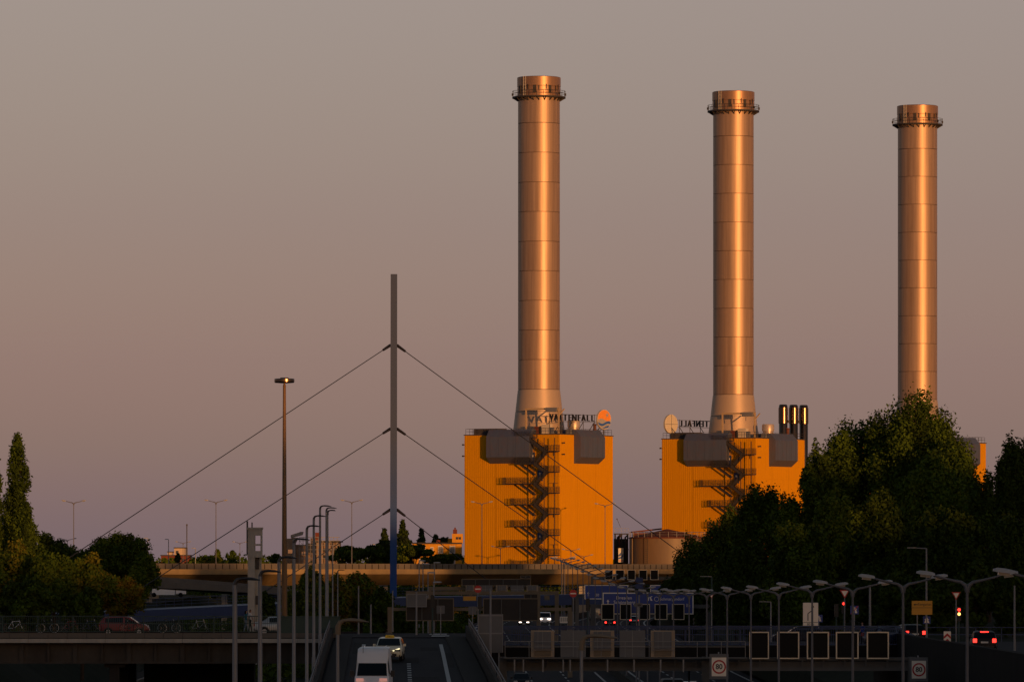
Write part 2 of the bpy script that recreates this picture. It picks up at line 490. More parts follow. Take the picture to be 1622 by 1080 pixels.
def boiler_house(label, cx, cy, full=True):
    t = thing('boiler_house', label, 'power plant', (cx, cy, 0), RZ, 'yellow boiler houses of the power station')
    mb = MB(); mb.box((0, 0, ROOF / 2 - .03), (2 * HA - .16, 2 * HA - .16, ROOF - .06)); mb.build('wall_core', 'orange_cladding', t)
    mb = MB()
    mb.box((0, 0, ROOF + .08), (2 * HA + .25, 2 * HA + .25, .16)); mb.build('roof_edge', 'roof_felt', t)
    for face in range(4):
        for (x0, x1) in COLS:
            for (z0, z1) in ROWS:
                if face > 1 and z0 < 20: continue
                a = face * math.pi / 2
                o = link('cladding_panel', pmesh(x1 - x0, z1 - z0), t, rz=a)
                xm = (x0 + x1) / 2; y = -HA
                o.location = (xm * math.cos(a) - y * math.sin(a), xm * math.sin(a) + y * math.cos(a), z0 + .025)
    for face in (0, 1):
        b = link('facade_bay', BAY, t, rz=face * math.pi / 2)
        for k in range(5):
            link('standing_seam', SEAM, b, loc=(-4 + 2 * k, 0, 0))
    # roof railing
    mb = MB(); q = HA - .2; z = ROOF + .16
    rail_run(mb, [(-q, -q, z), (q, -q, z), (q, q, z), (-q, q, z), (-q, -q, z)], 1.15, 1.6, .03, (1, .55)); mb.build('roof_railing', 'dark_steel', t)
    if full:
        # stairs on the front face
        yw = -HA - .12
        def landing(x0, x1, z, y0=yw, d=1.35):
            mb = MB(); mb.box(((x0 + x1) / 2, y0 - d / 2, z - .1), (x1 - x0, d, .2))
            lo = mb.build('stair_landing', 'dark_steel', t)
            mb = MB()
            rail_run(mb, [(x0, y0, z), (x0, y0 - d, z), (x1, y0 - d, z), (x1, y0, z)], 1.15, .40, .030, (1, .75, .5, .25)); mb.build('landing_railing', 'dark_steel', lo)
            return lo
        def flight(x0, z0, x1, z1, y):
            mb = MB()
            for dy in (-.4, .4):
                mb.bar((x0, y + dy, z0 - .05), (x1, y + dy, z1 - .05), .12, .5)
                mb.bar((x0, y + dy, z0 + 1.0), (x1, y + dy, z1 + 1.0), .05)
                mb.bar((x0, y + dy, z0 + .55), (x1, y + dy, z1 + .55), .04)
                for f in (.25, .5, .75):
                    p = Vector((x0, y + dy, z0)).lerp(Vector((x1, y + dy, z1)), f); mb.bar(p, p + Vector((0, 0, 1)), .045)
            n = 9
            for k in range(n):
                f = (k + .5) / n
                mb.box((x0 + (x1 - x0) * f, y, z0 + (z1 - z0) * f), (.3, .76, .05))
            mb.build('stair_flight', 'dark_steel', t)
        for i, zr in enumerate(R_LEV): landing(8.55, 11.35, zr + 12)
        for i, zr in enumerate(L_LEV):
            x0 = (1.6, 1.6, -1.3, .6, .6, -1.3, .6, .6, .6)[i]
            landing(x0, 6.1, zr + 12)
        for i in range(len(R_LEV)):
            flight(6.1 if i else 4.4, L_LEV[i] + 12, 8.6, R_LEV[i] + 12, yw - .95)
            flight(8.6, R_LEV[i] + 12, 6.05, L_LEV[i + 1] + 12, yw - .42)
        mb = MB()
        for x in (6.15, 8.5, 10.9):
            mb.bar((x, yw - 1.4, 0), (x, yw - 1.4, 36.4), .13)
        mb.build('stair_post', 'dark_steel', t)
        for zr in L_LEV[1:]:
            mb = MB()
            for dy in (-.35, -1.15):
                mb.bar((2.6, yw + dy, zr + 11.85), (5.9, yw + dy, zr + 9.7), .09, .3); mb.bar((2.6, yw + dy, zr + 12.6), (5.9, yw + dy, zr + 10.5), .05)
            mb.build('stair_brace', 'dark_steel', t)
        for (x, zr) in ((4.95, 19.35), (6.75, 15.75), (6.75, 3.1)):
            mb = MB(); mb.box((x, -HA - .1, zr + 12 + 1.1), (1.15, .12, 2.2)); d = mb.build('door', 'blue_door', t)
            mb = MB(); mb.box((x, -HA - .175, zr + 12 + 1.45), (.45, .03, .4)); mb.build('door_sign', 'white_paint', d)
        for (x, z) in ((-HA + .1, 35.2), (-HA + .1, 32.9), (-HA + .1, 4)):
            mb = MB(); mb.bar((x - .05, -HA - .05, z), (x - .05, -HA - .6, z + .1), .12); mb.box((x - .05, -HA - .65, z), (.35, .25, .3)); mb.build('wall_lamp', 'dark_steel', t)
        for z in (35.4, 33.1):
            mb = MB(); mb.bar((HA + .05, -HA + .9, z), (HA + .6, -HA + .9, z + .1), .1); mb.box((HA + .65, -HA + .9, z), (.25, .35, .3)); mb.build('wall_lamp', 'dark_steel', t)
        # things fixed to the roof
        mb = MB()
        for x in (2.7, 10.3): mb.bar((x, -9.9, ROOF), (x, -9.9, ROOF + 5.2), .26)
        mb.bar((2.5, -9.9, ROOF + 5.2), (10.5, -9.9, ROOF + 5.2), .25, .35)
        mb.bar((10.3, -9.9, ROOF + 3.8), (10.3, -7.6, ROOF + 5.2), .2)
        cr = mb.build('roof_crane', 'beige_paint', t)
        mb = MB(); mb.box((8.8, -9.9, ROOF + 5.0), (2.6, 1.0, .9)); mb.bar((8.2, -9.9, ROOF + 4.5), (8.2, -9.9, ROOF + 3.6), .1); mb.build('hoist', 'galv', cr)
        mb = MB(); mb.lathe([(1.28, 0), (1.28, 1.15), (1.05, 1.2), (1.05, 1.5), (1.28, 1.55), (1.28, 2.75), (1.15, 3.0)], 28, (9.2, -1.8, ROOF + .1)); mb.build('vent_drum', 'drum_steel', t, 40)
        mb = MB(); mb.box((7.3, -9.4, ROOF + 1.1), (1.9, 1.2, 2.0)); mb.build('roof_cabinet', 'cabinet_cream', t)
        mb = MB(); mb.box((5.1, -9.6, ROOF + .9), (.9, .8, 1.5)); mb.build('control_box', 'brick_red', t)
        for k, (x, y, s, h) in enumerate(((1.0, -9, 1.4, .7), (3.6, -9.7, 1.0, .9), (8.9, -9.9, .6, 1.3), (9.6, -8.2, .8, .8), (6.1, -9.9, .35, 1.6), (10.2, -5.6, 1.0, .9), (-6.5, -8.5, 5.5, 1.2))):
            mb = MB(); mb.box((x, y, ROOF + .16 + h / 2), (s, s * .7, h)); mb.build('roof_unit', ('roof_felt', 'dark_steel', 'galv')[k % 3], t)
        mb = MB(); mb.lathe([(.33, 0), (.33, 1.1), (.5, 1.15), (.5, 1.3)], 12, (10.6, 4.4, 38.2)); mb.build('roof_cowl', 'roof_rust', t)
        # bracing tubes under the bays and cable trays
        mb = MB()
        for k in range(4):
            z = 33.5 - 6.2 * k
            mb.bar((9.0, -HA - .1, z), (10.9, -HA - .1, z), .12, .08)
            mb.bar((9.9, -HA - .1, z - .7), (9.9, -HA - .1, z), .08)
        mb.build('pipe_bracket', 'dark_steel', t)
    return t

# chimneys ---------------------------------------------------------
def ring_mesh(z0, z1, r0, r1, name='shell_ring', m='steel_shell'):
    mb = MB(); h = z1 - z0
    mb.lathe([(r0 - .12, 0), (r0, .02), (r1, h - .02), (r1 - .12, h)], 72)
    return mb.mesh(name, m, 30)
RB = [88.7 - 6.02 * k for k in range(10)]            # joints of the shell, metres above the camera
RINGS = [(RB[k + 1] + 12 + .03, RB[k] + 12 - .03) for k in range(9)]
RING6 = ring_mesh(0, 5.96, 4.27, 4.27)
RING_TOP = ring_mesh(0, 5.3, 4.27, 4.27)
CONE_A = ring_mesh(0, 4.4, 4.80, 4.32, m='steel_base')
CONE_B = ring_mesh(0, 5.2, 5.42, 4.83, m='steel_base')

def chimney(label, cx, cy):
    t = thing('chimney', label, 'chimney', (cx, cy, ROOF), 0, 'tall metal chimneys of the power station')
    b = -ROOF
    mb = MB(); mb.lathe([(5.2, .1), (4.1, 10.5), (4.1, 71.4)], 48); mb.build('inner_flue', 'shell_joint', t, 40)
    for (z0, z1) in RINGS: link('shell_ring', RING6, t, (0, 0, z0 + b), rng.uniform(0, 6.28))
    link('shell_ring', RING_TOP, t, (0, 0, 100.75 + b))
    link('shell_ring', CONE_A, t, (0, 0, RB[-1] + 12 - .05 - 4.4 + b))
    link('shell_ring', CONE_B, t, (0, 0, RB[-1] + 12 - .1 - 4.4 - 5.2 + b))
    zp = 106.35 + b
    cap = MB(); cap.lathe([(4.2, -.3), (4.42, -.2), (4.42, 1.75), (4.36, 1.8), (4.36, 1.9), (4.45, 1.95), (4.45, 3.75), (4.25, 3.85), (4.25, 3.5), (3.9, 3.4)], 72, (0, 0, zp)); c = cap.build('cap', 'steel_cap', t, 30)
    for k in range(9):
        a = R(-150 + 15 * k + (4 if k % 2 else 0))
        mb = MB(); mb.box((4.5 * math.cos(a), 4.5 * math.sin(a), zp + 1.2 + .25 * (k % 3)), (.18, .55 if k % 3 == 0 else .14, 1.6 if k % 3 == 0 else 1.0), a); mb.build('instrument_port', 'dark_steel', c)
    mb = MB(); mb.lathe([(4.3, 0), (5.45, 0), (5.45, .3), (4.3, .3)], 64, (0, 0, zp - .45), closed=True); pl = mb.build('platform', 'dark_steel', t, 30)
    mb = MB()
    for k in range(24):
        a = 2 * math.pi * k / 24
        ca, sa = math.cos(a), math.sin(a)
        mb.bar((4.3 * ca, 4.3 * sa, zp - 1.0), (5.2 * ca, 5.2 * sa, zp - .45), .14, .2)
        mb.bar((5.4 * ca, 5.4 * sa, zp - .2), (5.4 * ca, 5.4 * sa, zp + 1.0), .07)
    for h in (.45, 1.0):
        mb.tube([(5.4 * math.cos(2 * math.pi * k / 48), 5.4 * math.sin(2 * math.pi * k / 48), zp + h) for k in range(49)], .04, 5, False)
    mb.build('platform_railing', 'dark_steel', t)
    for a in (R(178), R(2), R(-40)):
        mb = MB(); mb.box((5.42 * math.cos(a), 5.42 * math.sin(a), zp + .35), (.3, .3, .5), a); mb.build('warning_lamp', 'dark_steel', pl)
    mb = MB()
    for s in (-.22, .22): mb.bar((-2.95 + s, -3.45 - s * .4, zp - .2), (-2.95 + s, -3.45 - s * .4, zp + 3.9), .07)
    for k in range(12): mb.bar((-3.17, -3.38, zp + .3 * k), (-2.73, -3.52, zp + .3 * k), .05)
    mb.build('ladder', 'galv_pale', t)
    return t

# roof signs -------------------------------------------------------
def strip(mb, lo, hi, r, y, n=40):
    pts = []
    for k in range(n + 1):
        x = -r + 2 * r * k / n
        c = math.sqrt(max(0, r * r - x * x))
        a, b = max(lo(x / r) * r, -c), min(hi(x / r) * r, c)
        pts.append((x, a, b) if b > a else None)
    for p, q in zip(pts, pts[1:]):
        if p and q:
            mb.add([(p[0], y, p[1]), (q[0], y, q[1]), (q[0], y, q[2]), (p[0], y, p[2])], [(0, 1, 2, 3)])
    return mb

def roof_sign(label, cx, cy, turn):
    t = thing('roof_sign', label, 'sign', (cx, cy, ROOF), turn, 'lettered roof signs of the power station')
    a = R(46); d = Vector((math.cos(a), math.sin(a), 0)); nrm = Vector((math.sin(a), -math.cos(a), 0))
    st = Vector((2.0, -13.2, 0))
    L = 13.5; word = 'VATTENFALL'
    for i, ch in enumerate(word):
        vs, fs = text_mesh(ch, 1.92, .22)
        mb = MB(); p = st + d * (L * (i + .5) / len(word)) + Vector((0, 0, 28.55 - 25.1))
        for kx in (-.05, .05):
            mb.add([tuple(p + d * (v[0] * .92 + kx) + nrm * (-v[1]) + Vector((0, 0, v[2]))) for v in vs], fs)
        mb.build('letter', 'sign_black', t)
    mb = MB()
    back = -nrm * .25
    for z in (2.7, 4.15):
        mb.bar(st + back + Vector((0, 0, z)), st + back + d * 15 + Vector((0, 0, z)), .08)
    for k in range(5):
        p = st + back + d * (.4 + 3.3 * k)
        mb.bar(p, p + Vector((0, 0, 4.3)), .13)
        mb.bar(p - nrm * 2.2 - Vector((0, 0, -.1)), p + Vector((0, 0, 2.7)), .1)
    mb.build('sign_frame', 'dark_steel', t)
    c = st + d * 16.3 + Vector((0, 0, 28.4 - 25.1)); r = 2.03
    e = bpy.data.objects.new('emblem_disc', None)
    mb = MB()
    # the disc: thickness to the back
    ring = [(math.cos(2 * math.pi * k / 48) * r, math.sin(2 * math.pi * k / 48) * r) for k in range(48)]
    mb.prism(ring, (0, 0, 0), (1, 0, 0), (0, 0, 1), (0, .42, 0))
    o = mb.build('emblem_disc', 'logo_rim', t); o.location = c; o.rotation_euler = (0, 0, a)
    w = lambda x: -.02 - .13 * math.sin(math.pi * (x - .02) * 1.1)
    q = r * .965
    bl = MB(); strip(bl, w, lambda x: 2, q, -.012); bl.build('emblem_field', 'logo_orange', o)
    bl = MB(); strip(bl, lambda x: -2, w, q, -.012); bl.build('emblem_field', 'logo_grey', o)
    w2 = lambda x: -.34 + .13 * math.sin(math.pi * (x - .1) * 1.05)
    bl = MB(); strip(bl, lambda x: w2(x) - .20, lambda x: w2(x) + .04, q, -.02); bl.build('emblem_wave', 'logo_blue', o)
    bl = MB(); strip(bl, lambda x: -.9 + .14 * x, lambda x: -.80 + .16 * math.sin(2.6 * x), q, -.02); bl.build('emblem_wave', 'logo_blue', o)
    bl = MB(); sp = []
    for k in range(10):
        rr = .30 if k % 2 == 0 else .12
        th = math.pi / 2 + k * math.pi / 5
        sp.append((.42 * r + rr * r * math.cos(th) * 1.0, .45 * r + rr * r * math.sin(th)))
    bl.prism(sp, (0, -.03, 0), (1, 0, 0), (0, 0, 1), (0, .01, 0)); bl.build('emblem_star', 'logo_grey', o)
    bl = MB(); bl.bar(c + Vector((0, 0, -3.3)) + back, c + Vector((0, 0, -1.4)) + back, .18); bl.bar(c - nrm * 2.4 + Vector((-.5, 0, -3.3)), c + back + Vector((0, 0, -.6)), .12); bl.build('disc_post', 'dark_steel', t)
    bl = MB(); bl.box((0, .45, 0), (3.9, .04, .08)); bl.box((0, .455, 0), (.08, .04, 3.9)); bl.build('disc_brace', 'galv', o)
    bpy.data.objects.remove(e)
    return t

UNITS = [(5.5, 1160), (46.6, 1196), (88.0, 1233)]
boiler_house('yellow ribbed boiler house under the tallest-looking chimney, dark stair zigzagging down its corner', *UNITS[0])
boiler_house('yellow boiler house half hidden by trees, second chimney standing on its roof', *UNITS[1])
boiler_house('yellow boiler house almost wholly behind trees, only an edge showing under the farthest chimney', *UNITS[2], full=False)
chimney('tall metal chimney nearest the cable pylon, on the fully visible yellow block', *UNITS[0])
chimney('tall metal chimney in the middle of the three, three short flues beside its base', *UNITS[1])
chimney('tall metal chimney farthest off, its foot hidden behind big trees', *UNITS[2])
roof_sign('rooftop sign with black letters and round orange and blue emblem facing the road', *UNITS[0], 0)
roof_sign('rooftop sign seen from behind, mirrored letters and plain back of a round disc', *UNITS[1], math.pi)

# three slim flues
for k, px in enumerate((1240.5, 1257, 1273)):
    p = W(px, 885, 1224 + 2 * k)
    t = thing('flue_stack', ('slim shiny flue nearest the second big chimney', 'slim shiny flue between two others behind the second boiler house', 'slim shiny flue at the roof corner, farthest from the second chimney')[k], 'flue', (p.x, p.y, 0), 0, 'three slim flues')
    mb = MB(); mb.lathe([(.93, 0), (.93, 45.0), (.75, 45.25)], 24); mb.build('pipe', 'flue_steel', t, 40)
    mb = MB(); mb.lathe([(1.02, 41.2), (1.02, 44.6)], 24); mb.build('cladding_sleeve', 'flue_steel', t, 40)
    if k < 2:
        mb = MB(); mb.box((1.15, 0, 41.6), (.5, .3, .5)); mb.build('bracket', 'dark_steel', t)

# storage tank
p = W(1057, 885, 1172)
t = thing('storage_tank', 'round storage tank with railed conical roof between the two yellow blocks', 'tank', (p.x, p.y, 0))
zt = CZ + (885 - 852.5) / F * 1172
for k in range(3):
    mb = MB(); h = zt / 3
    mb.lathe([(7.8, .02), (7.85, .04), (7.85, h - .04), (7.8, h - .02)], 64, (0, 0, h * k)); mb.build('tank_shell', 'tank_paint', t, 30)
mb = MB(); mb.lathe([(8.0, zt), (8.0, zt + .2), (.4, zt + 1.9), (.1, zt + 1.95)], 48); mb.build('roof', 'roof_rust', t, 25)
mb = MB()
for k in range(28):
    a = 2 * math.pi * k / 28
    mb.bar((7.8 * math.cos(a), 7.8 * math.sin(a), zt + .2), (7.8 * math.cos(a), 7.8 * math.sin(a), zt + 1.35), .07)
for h in (.75, 1.3): mb.tube([(7.8 * math.cos(2 * math.pi * k / 56), 7.8 * math.sin(2 * math.pi * k / 56), zt + h) for k in range(57)], .035, 5, False)
mb.build('railing', 'galv', t)
mb = MB()
for s in (-.25, .25): mb.bar((-4.5 + s, -6.6, 0), (-4.5 + s, -6.6, zt + 1.2), .08)
for k in range(36): mb.bar((-4.75, -6.6, .4 * k), (-4.25, -6.6, .4 * k), .05)
mb.build('ladder', 'dark_steel', t)
for x in (-7.3, 3.6):
    mb = MB(); y = -math.sqrt(7.95 ** 2 - x * x); mb.tube([(x, y, 0), (x, y, zt)], .14, 8); mb.build('downpipe', 'tank_paint', t)

# low red-roofed shed behind the tank
p0 = W(1003, 885, 1196)
t = thing('plant_shed', 'low shed with rust red roof behind the round tank', 'shed', (p0.x, p0.y, 0))
mb = MB(); mb.box((4.5, 4, 8.8), (9, 8, 17.4)); mb.build('wall', 'roof_rust', t)
mb = MB(); mb.prism([(-.3, 17.5), (9.3, 18.6), (9.3, 18.9), (-.3, 17.8)], (0, -.3, 0), (1, 0, 0), (0, 0, 1), (0, 8.6, 0)); mb.build('roof', 'roof_rust', t)

# pipe rack with banner beside the first block
p0 = W(973, 885, 1178)
t = thing('pipe_rack', 'dark steel pipe rack beside the first yellow block', 'pipe rack', (p0.x, p0.y, 0))
mb = MB()
for x in (.2, 1.5, 2.8):
    for y in (0, 3): mb.bar((x, y, 0), (x, y, 17.2), .25)
for z in (6, 10, 14, 17.2):
    for y in (0, 3): mb.bar((0, y, z), (3, y, z), .22)
    for x in (.2, 1.5, 2.8): mb.bar((x, 0, z), (x, 3, z), .22)
mb.build('frame', 'dark_steel', t)
mb = MB(); mb.box((1.45, 3.6, 8.1), (2.95, .3, 16.2)); mb.build('back_cladding', 'dark_steel', t)
for x, m in ((.7, 'dark_steel'), (1.05, 'roof_rust'), (2.3, 'dark_steel')):
    mb = MB(); mb.tube([(x, 1.4, 0), (x, 1.4, 16.5), (x + .6, 1.4, 17)], .18, 8); mb.build('pipe', m, t)
mb = MB(); rail_run(mb, [(0, 0, 17.3), (3, 0, 17.3)], 1.1, .75, .03); mb.build('railing', 'galv', t)
mb = MB(); mb.bar((1.3, 0, 18.6), (.6, 0, 20.2), .08); mb.box((.55, 0, 20.3), (.25, .2, .2)); mb.build('lamp_arm', 'dark_steel', t)
p0 = W(983.5, 890, 1173)
t = thing('banner', 'small white banner with blue and red marks in the pipe rack gap', 'banner', p0)
mb = MB(); mb.box((0, 0, 1.45), (1.05, .08, 2.9)); mb.build('sheet', 'white_paint', t)
mb = MB(); mb.prism([(-.5, 1.0), (-.1, 1.1), (.2, 1.35), (.5, 1.9), (.5, 1.2), (.1, .75), (-.5, .6)], (0, -.055, 0), (1, 0, 0), (0, 0, 1), (0, .01, 0)); mb.prism([(-.5, 1.5), (.1, 2.1), (.1, 1.4), (-.5, 1.15)], (0, -.057, 0), (1, 0, 0), (0, 0, 1), (0, .01, 0)); mb.build('mark', 'logo_blue', t)
mb = MB(); mb.box((0, -.05, .3), (1.0, .02, .16)); mb.build('mark', 'traffic_red', t)

# ------------------------------------------------------------------ buildings beyond
def windows(t, rects, y, glass, frame='window_white', rec=.0):
    for (x0, x1, z0, z1) in rects:
        mb = MB(); mb.box(((x0 + x1) / 2, y - .03, (z0 + z1) / 2), (x1 - x0, .14, z1 - z0)); o = mb.build('window', frame, t)
        mb = MB(); mb.box(((x0 + x1) / 2, y - .112, (z0 + z1) / 2), ((x1 - x0) * .78, .03, (z1 - z0) * .78)); mb.build('pane', glass, o)
p0 = W(652, 885, 1250); sc = 1250 / F
t = thing('yellow_house', 'long yellow house with pale windows just before the boiler house', 'house', (p0.x, p0.y, 0), R(0))
X = lambda px: (px - 652) * sc
Z = lambda py: CZ + (885 - py) * sc
mb = MB(); mb.box((X(692), 6, Z(861) / 2), (X(731) - X(653), 12, Z(861))); mb.build('wall', 'house_yellow', t)
mb = MB(); mb.box((X(691.5), 5.9, Z(860)), (X(731) - X(651), 12.8, .3)); mb.build('roof', 'roof_felt', t)
windows(t, [(X(681.5), X(686.5), Z(874), Z(866)), (X(694), X(702), Z(876), Z(864)), (X(712), X(721), Z(876), Z(864)), (X(664), X(674), Z(876), Z(864.5)),
            (X(694), X(702), Z(893), Z(884)), (X(712), X(721), Z(893), Z(884)), (X(664), X(674), Z(893), Z(884))], 0, 'galv')
mb = MB(); mb.box((X(724.5), 4, (Z(845) + Z(860)) / 2), (X(733) - X(716), 7, Z(845) - Z(860))); o = mb.build('stair_tower', 'house_yellow', t)
for px in (724, 728.5):
    mb = MB(); mb.box((X(px), .45, Z(852)), (.5, .12, .55)); mb.build('tower_window', 'window_glass', o)
mb = MB(); mb.box((X(713), 4, Z(856)), (1.0, 3, 1.0)); mb.build('stair_tower', 'house_yellow', t)
mb = MB(); mb.box((X(720.5), 4, Z(842)), (.9, .9, 1.1)); mb.box((X(720.5), 4, Z(837.5)), (.35, .35, .7)); mb.build('chimney', 'brick_red', t)
mb = MB(); mb.box((X(694), 3, Z(857.3)), (.8, .8, .7)); mb.build('chimney', 'brick_red', t)

p0 = W(452, 885, 1420); sc2 = 1420 / F
t = thing('scaffolded_building', 'brown scaffolded building with two sun-glinting windows behind the slip road lamps', 'building', (p0.x, p0.y, 0))
X = lambda px: (px - 452) * sc2
Z = lambda py: CZ + (885 - py) * sc2
for (a, b, y, z) in ((452, 466, 1, 852.5), (466, 492, 2.5, 862), (492, 500, 2, 852), (500, 538, 1.5, 858.5)):
    mb = MB(); mb.box((X((a + b) / 2), y + 5, Z(z) / 2), (X(b) - X(a) - .03, 10, Z(z))); mb.build('wall', 'house_brown', t)
mb = MB(); mb.box((X(520), 6.5, Z(857.5)), (X(541) - X(499), 11.5, .35)); mb.build('roof', 'roof_felt', t)
for (a, b, z0, z1, g) in ((456, 463, 876, 870, 'window_low_sun'), (477.5, 484, 879, 873.5, 'window_low_sun'), (486, 500, 875, 860, 'window_glass'), (455, 466, 890, 879, 'window_glass'),
                          (504, 508, 873, 868, 'window_glass'), (512, 516, 873, 868, 'window_glass'), (521, 525, 873, 868, 'window_glass'), (529, 533, 873, 868, 'window_glass'),
                          (504, 508, 884, 879, 'window_glass'), (512, 516, 884, 879, 'window_glass'), (521, 525, 884, 879, 'window_glass'), (529, 533, 884, 879, 'window_glass')):
    yy = .9 if a < 466 else (1.4 if a >= 500 else 1.9)
    mb = MB(); mb.box((X((a + b) / 2), yy, (Z(z0) + Z(z1)) / 2), (X(b) - X(a), .2, Z(z1) - Z(z0))); mb.build('window', g, t)
mb = MB()
for px in range(474, 540, 6): mb.bar((X(px), .4, 0), (X(px), .4, Z(850.5)), .12)
for z in (850.5, 856, 863, 870, 877, 884): mb.bar((X(474), .4, Z(z)), (X(538), .4, Z(z)), .14)
for k, px in enumerate(range(474, 534, 12)): mb.bar((X(px), .4, Z(856)), (X(px + 6), .4, Z(863)), .08)
mb.build('scaffold', 'galv', t)
mb = MB(); mb.box((X(502.5), 3, Z(850)), (1.2, 1.2, 2.2)); mb.build('chimney', 'brick_red', t)

for (a, b, y0, Y, lab, m) in ((276, 292, 868, 2300, 'far pale pink block above the overpass, tallest of the small far houses', 'house_cream'), (265.5, 272, 874.5, 2250, 'narrow far pale house beside the pink block', 'house_cream'), (255, 300, 880, 2150, 'far low dark-roofed row of houses above the overpass', 'brick_red')):
    p0 = W(a, 885, Y); w = (b - a) / F * Y; h = CZ + (885 - y0) / F * Y
    t = thing('far_building', lab, 'building', (p0.x, p0.y, 0))
    mb = MB(); mb.box((w / 2, 6, h / 2), (w, 12, h)); mb.build('wall', m, t)
    mb = MB(); mb.box((w / 2, 6, h + .2), (w + .5, 12.5, .4)); mb.build('roof', 'roof_felt', t)
    for k in range(max(1, int(w / 2.4))):
        for q in range(2):
            mb = MB(); mb.box((1.2 + 2.4 * k, -.04, h - 1.6 - 3 * q), (1.1, .1, 1.2)); mb.build('window', 'window_glass', t)

# ================================================================== ground, roads, bridges
def interp(x, xs, ys): return float(np.interp(x, xs, ys))
def mzr(Y): return interp(Y, [0, 150, 385, 500, 620, 700, 790, 900, 1000, 1400], [-10.6, -10.6, -12.2, -13.0, -12.4, -11.6, -10.7, -10.4, -10.4, -10.4])
def mz(Y): return CZ + mzr(Y)
def mx(Y): return 19.3 - .01344 * Y + (0.00025 * (Y - 850) ** 2 if Y > 850 else 0)
def rz_(Y): return CZ + interp(Y, [100, 176, 211, 245, 280, 314, 350, 386, 419], [-10.65, -10.65, -10.5, -10.0, -9.1, -8.2, -7.35, -6.45, -5.82])
def rl(Y): return -8.0 - .0211 * (Y - 176)
def rr(Y): return -1.6 - .027 * (Y - 350)
DECK = CZ - 5.75
DECK2 = CZ - 6.4

def ribbon(mb, ys, fa, fb, fz, dz=0.0, thick=0.0):
    o = len(mb.v)
    for y in ys:
        mb.v.append((fa(y), y, fz(y) + dz)); mb.v.append((fb(y), y, fz(y) + dz))
    for i in range(len(ys) - 1):
        mb.face((o + 2 * i, o + 2 * i + 1, o + 2 * i + 3, o + 2 * i + 2))
    return mb
def wall_strip(mb, ys, fx, fz0, fz1, w):
    """Upright wall along Y with thickness w."""
    o = len(mb.v)
    for y in ys:
        x = fx(y)
        for dx, z in ((-w / 2, fz0(y)), (w / 2, fz0(y)), (w / 2, fz1(y)), (-w / 2, fz1(y))): mb.v.append((x + dx, y, z))
    for i in range(len(ys) - 1):
        a, b = o + 4 * i, o + 4 * i + 4
        for k in range(4): mb.face((a + k, a + (k + 1) % 4, b + (k + 1) % 4, b + k))
    mb.face((o, o + 1, o + 2, o + 3)); e = o + 4 * (len(ys) - 1); mb.face((e + 3, e + 2, e + 1, e))
    return mb
def frange(a, b, s): return list(np.arange(a, b + 1e-6, s))

g = MB(); g.box((0, 4500, -1.75), (12000, 11000, .2)); struct('ground', g, 'soil_grass')
# land round the power station
g = MB(); g.box((40, 1700, -.85), (900, 1100, 1.6)); struct('terrain', g, 'soil_grass')
# wooded embankment beside the railway, and the plateau beyond the motorway wall
g = MB()
ys = frange(150, 1110, 40)
for (xa, za, xb, zb) in ((-45.5, -1.6, -56, 5.0), (-56, 5.0, -400, 6.5)):
    o = len(g.v)
    for y in ys:
        j = 1.2 * math.sin(y * .07) + .8 * math.sin(y * .19)
        g.v.append((xa + j * (xa > -50), y, za)); g.v.append((xb + j * .6 * (xb > -60), y, zb + .4 * math.sin(y * .11)))
    for i in range(len(ys) - 1): g.face((o + 2 * i, o + 2 * i + 1, o + 2 * i + 3, o + 2 * i + 2))
struct('embankment', g, 'soil_grass')
g = MB()
o = len(g.v)
ys = frange(446, 1110, 20)
for y in ys:
    e = mx(y) + 15.2
    g.v += [(e, y, mz(y) - .2), (e + .4, y, mz(y) + 2.0), (e + 9, y, 5.4), (e + 300, y, 6.5)]
for i in range(len(ys) - 1):
    for k in range(3): g.face((o + 4 * i + k, o + 4 * i + k + 1, o + 4 * i + k + 5, o + 4 * i + k + 4))
struct('hillside', g, 'soil_grass')
g = MB(); g.box((128, 252, 2.8), (196, 330, 5.75)); struct('street', g, 'asphalt')     # street level on the far side of the motorway wall

# motorway
ys = frange(60, 1090, 10)
g = MB(); ribbon(g, ys, lambda y: mx(y) - 14.2, lambda y: mx(y) + 14.2, mz); struct('motorway', g, 'asphalt')
g = MB()
for off in (-13.2, -1.9, 1.9, 13.2):
    ribbon(g, ys, lambda y: mx(y) + off - .12, lambda y: mx(y) + off + .12, mz, .02)
for off in (-9.4, -5.6, 5.6, 9.4):
    for y in frange(380, 1000, 12):
        ribbon(g, [y, y + 5], lambda y: mx(y) + off - .1, lambda y: mx(y) + off + .1, mz, .02)
tag(g.build('lane_marking', 'road_white'), kind='structure')
# median barrier and side walls
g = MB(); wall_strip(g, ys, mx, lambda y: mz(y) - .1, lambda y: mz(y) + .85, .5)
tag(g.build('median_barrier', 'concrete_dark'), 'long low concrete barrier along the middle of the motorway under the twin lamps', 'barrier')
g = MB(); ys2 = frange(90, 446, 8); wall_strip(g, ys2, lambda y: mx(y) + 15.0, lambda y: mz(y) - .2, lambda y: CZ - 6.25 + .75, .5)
tag(g.build('retaining_wall', 'wall_dark'), 'dark retaining wall between the motorway and the higher street with the black car', 'wall')

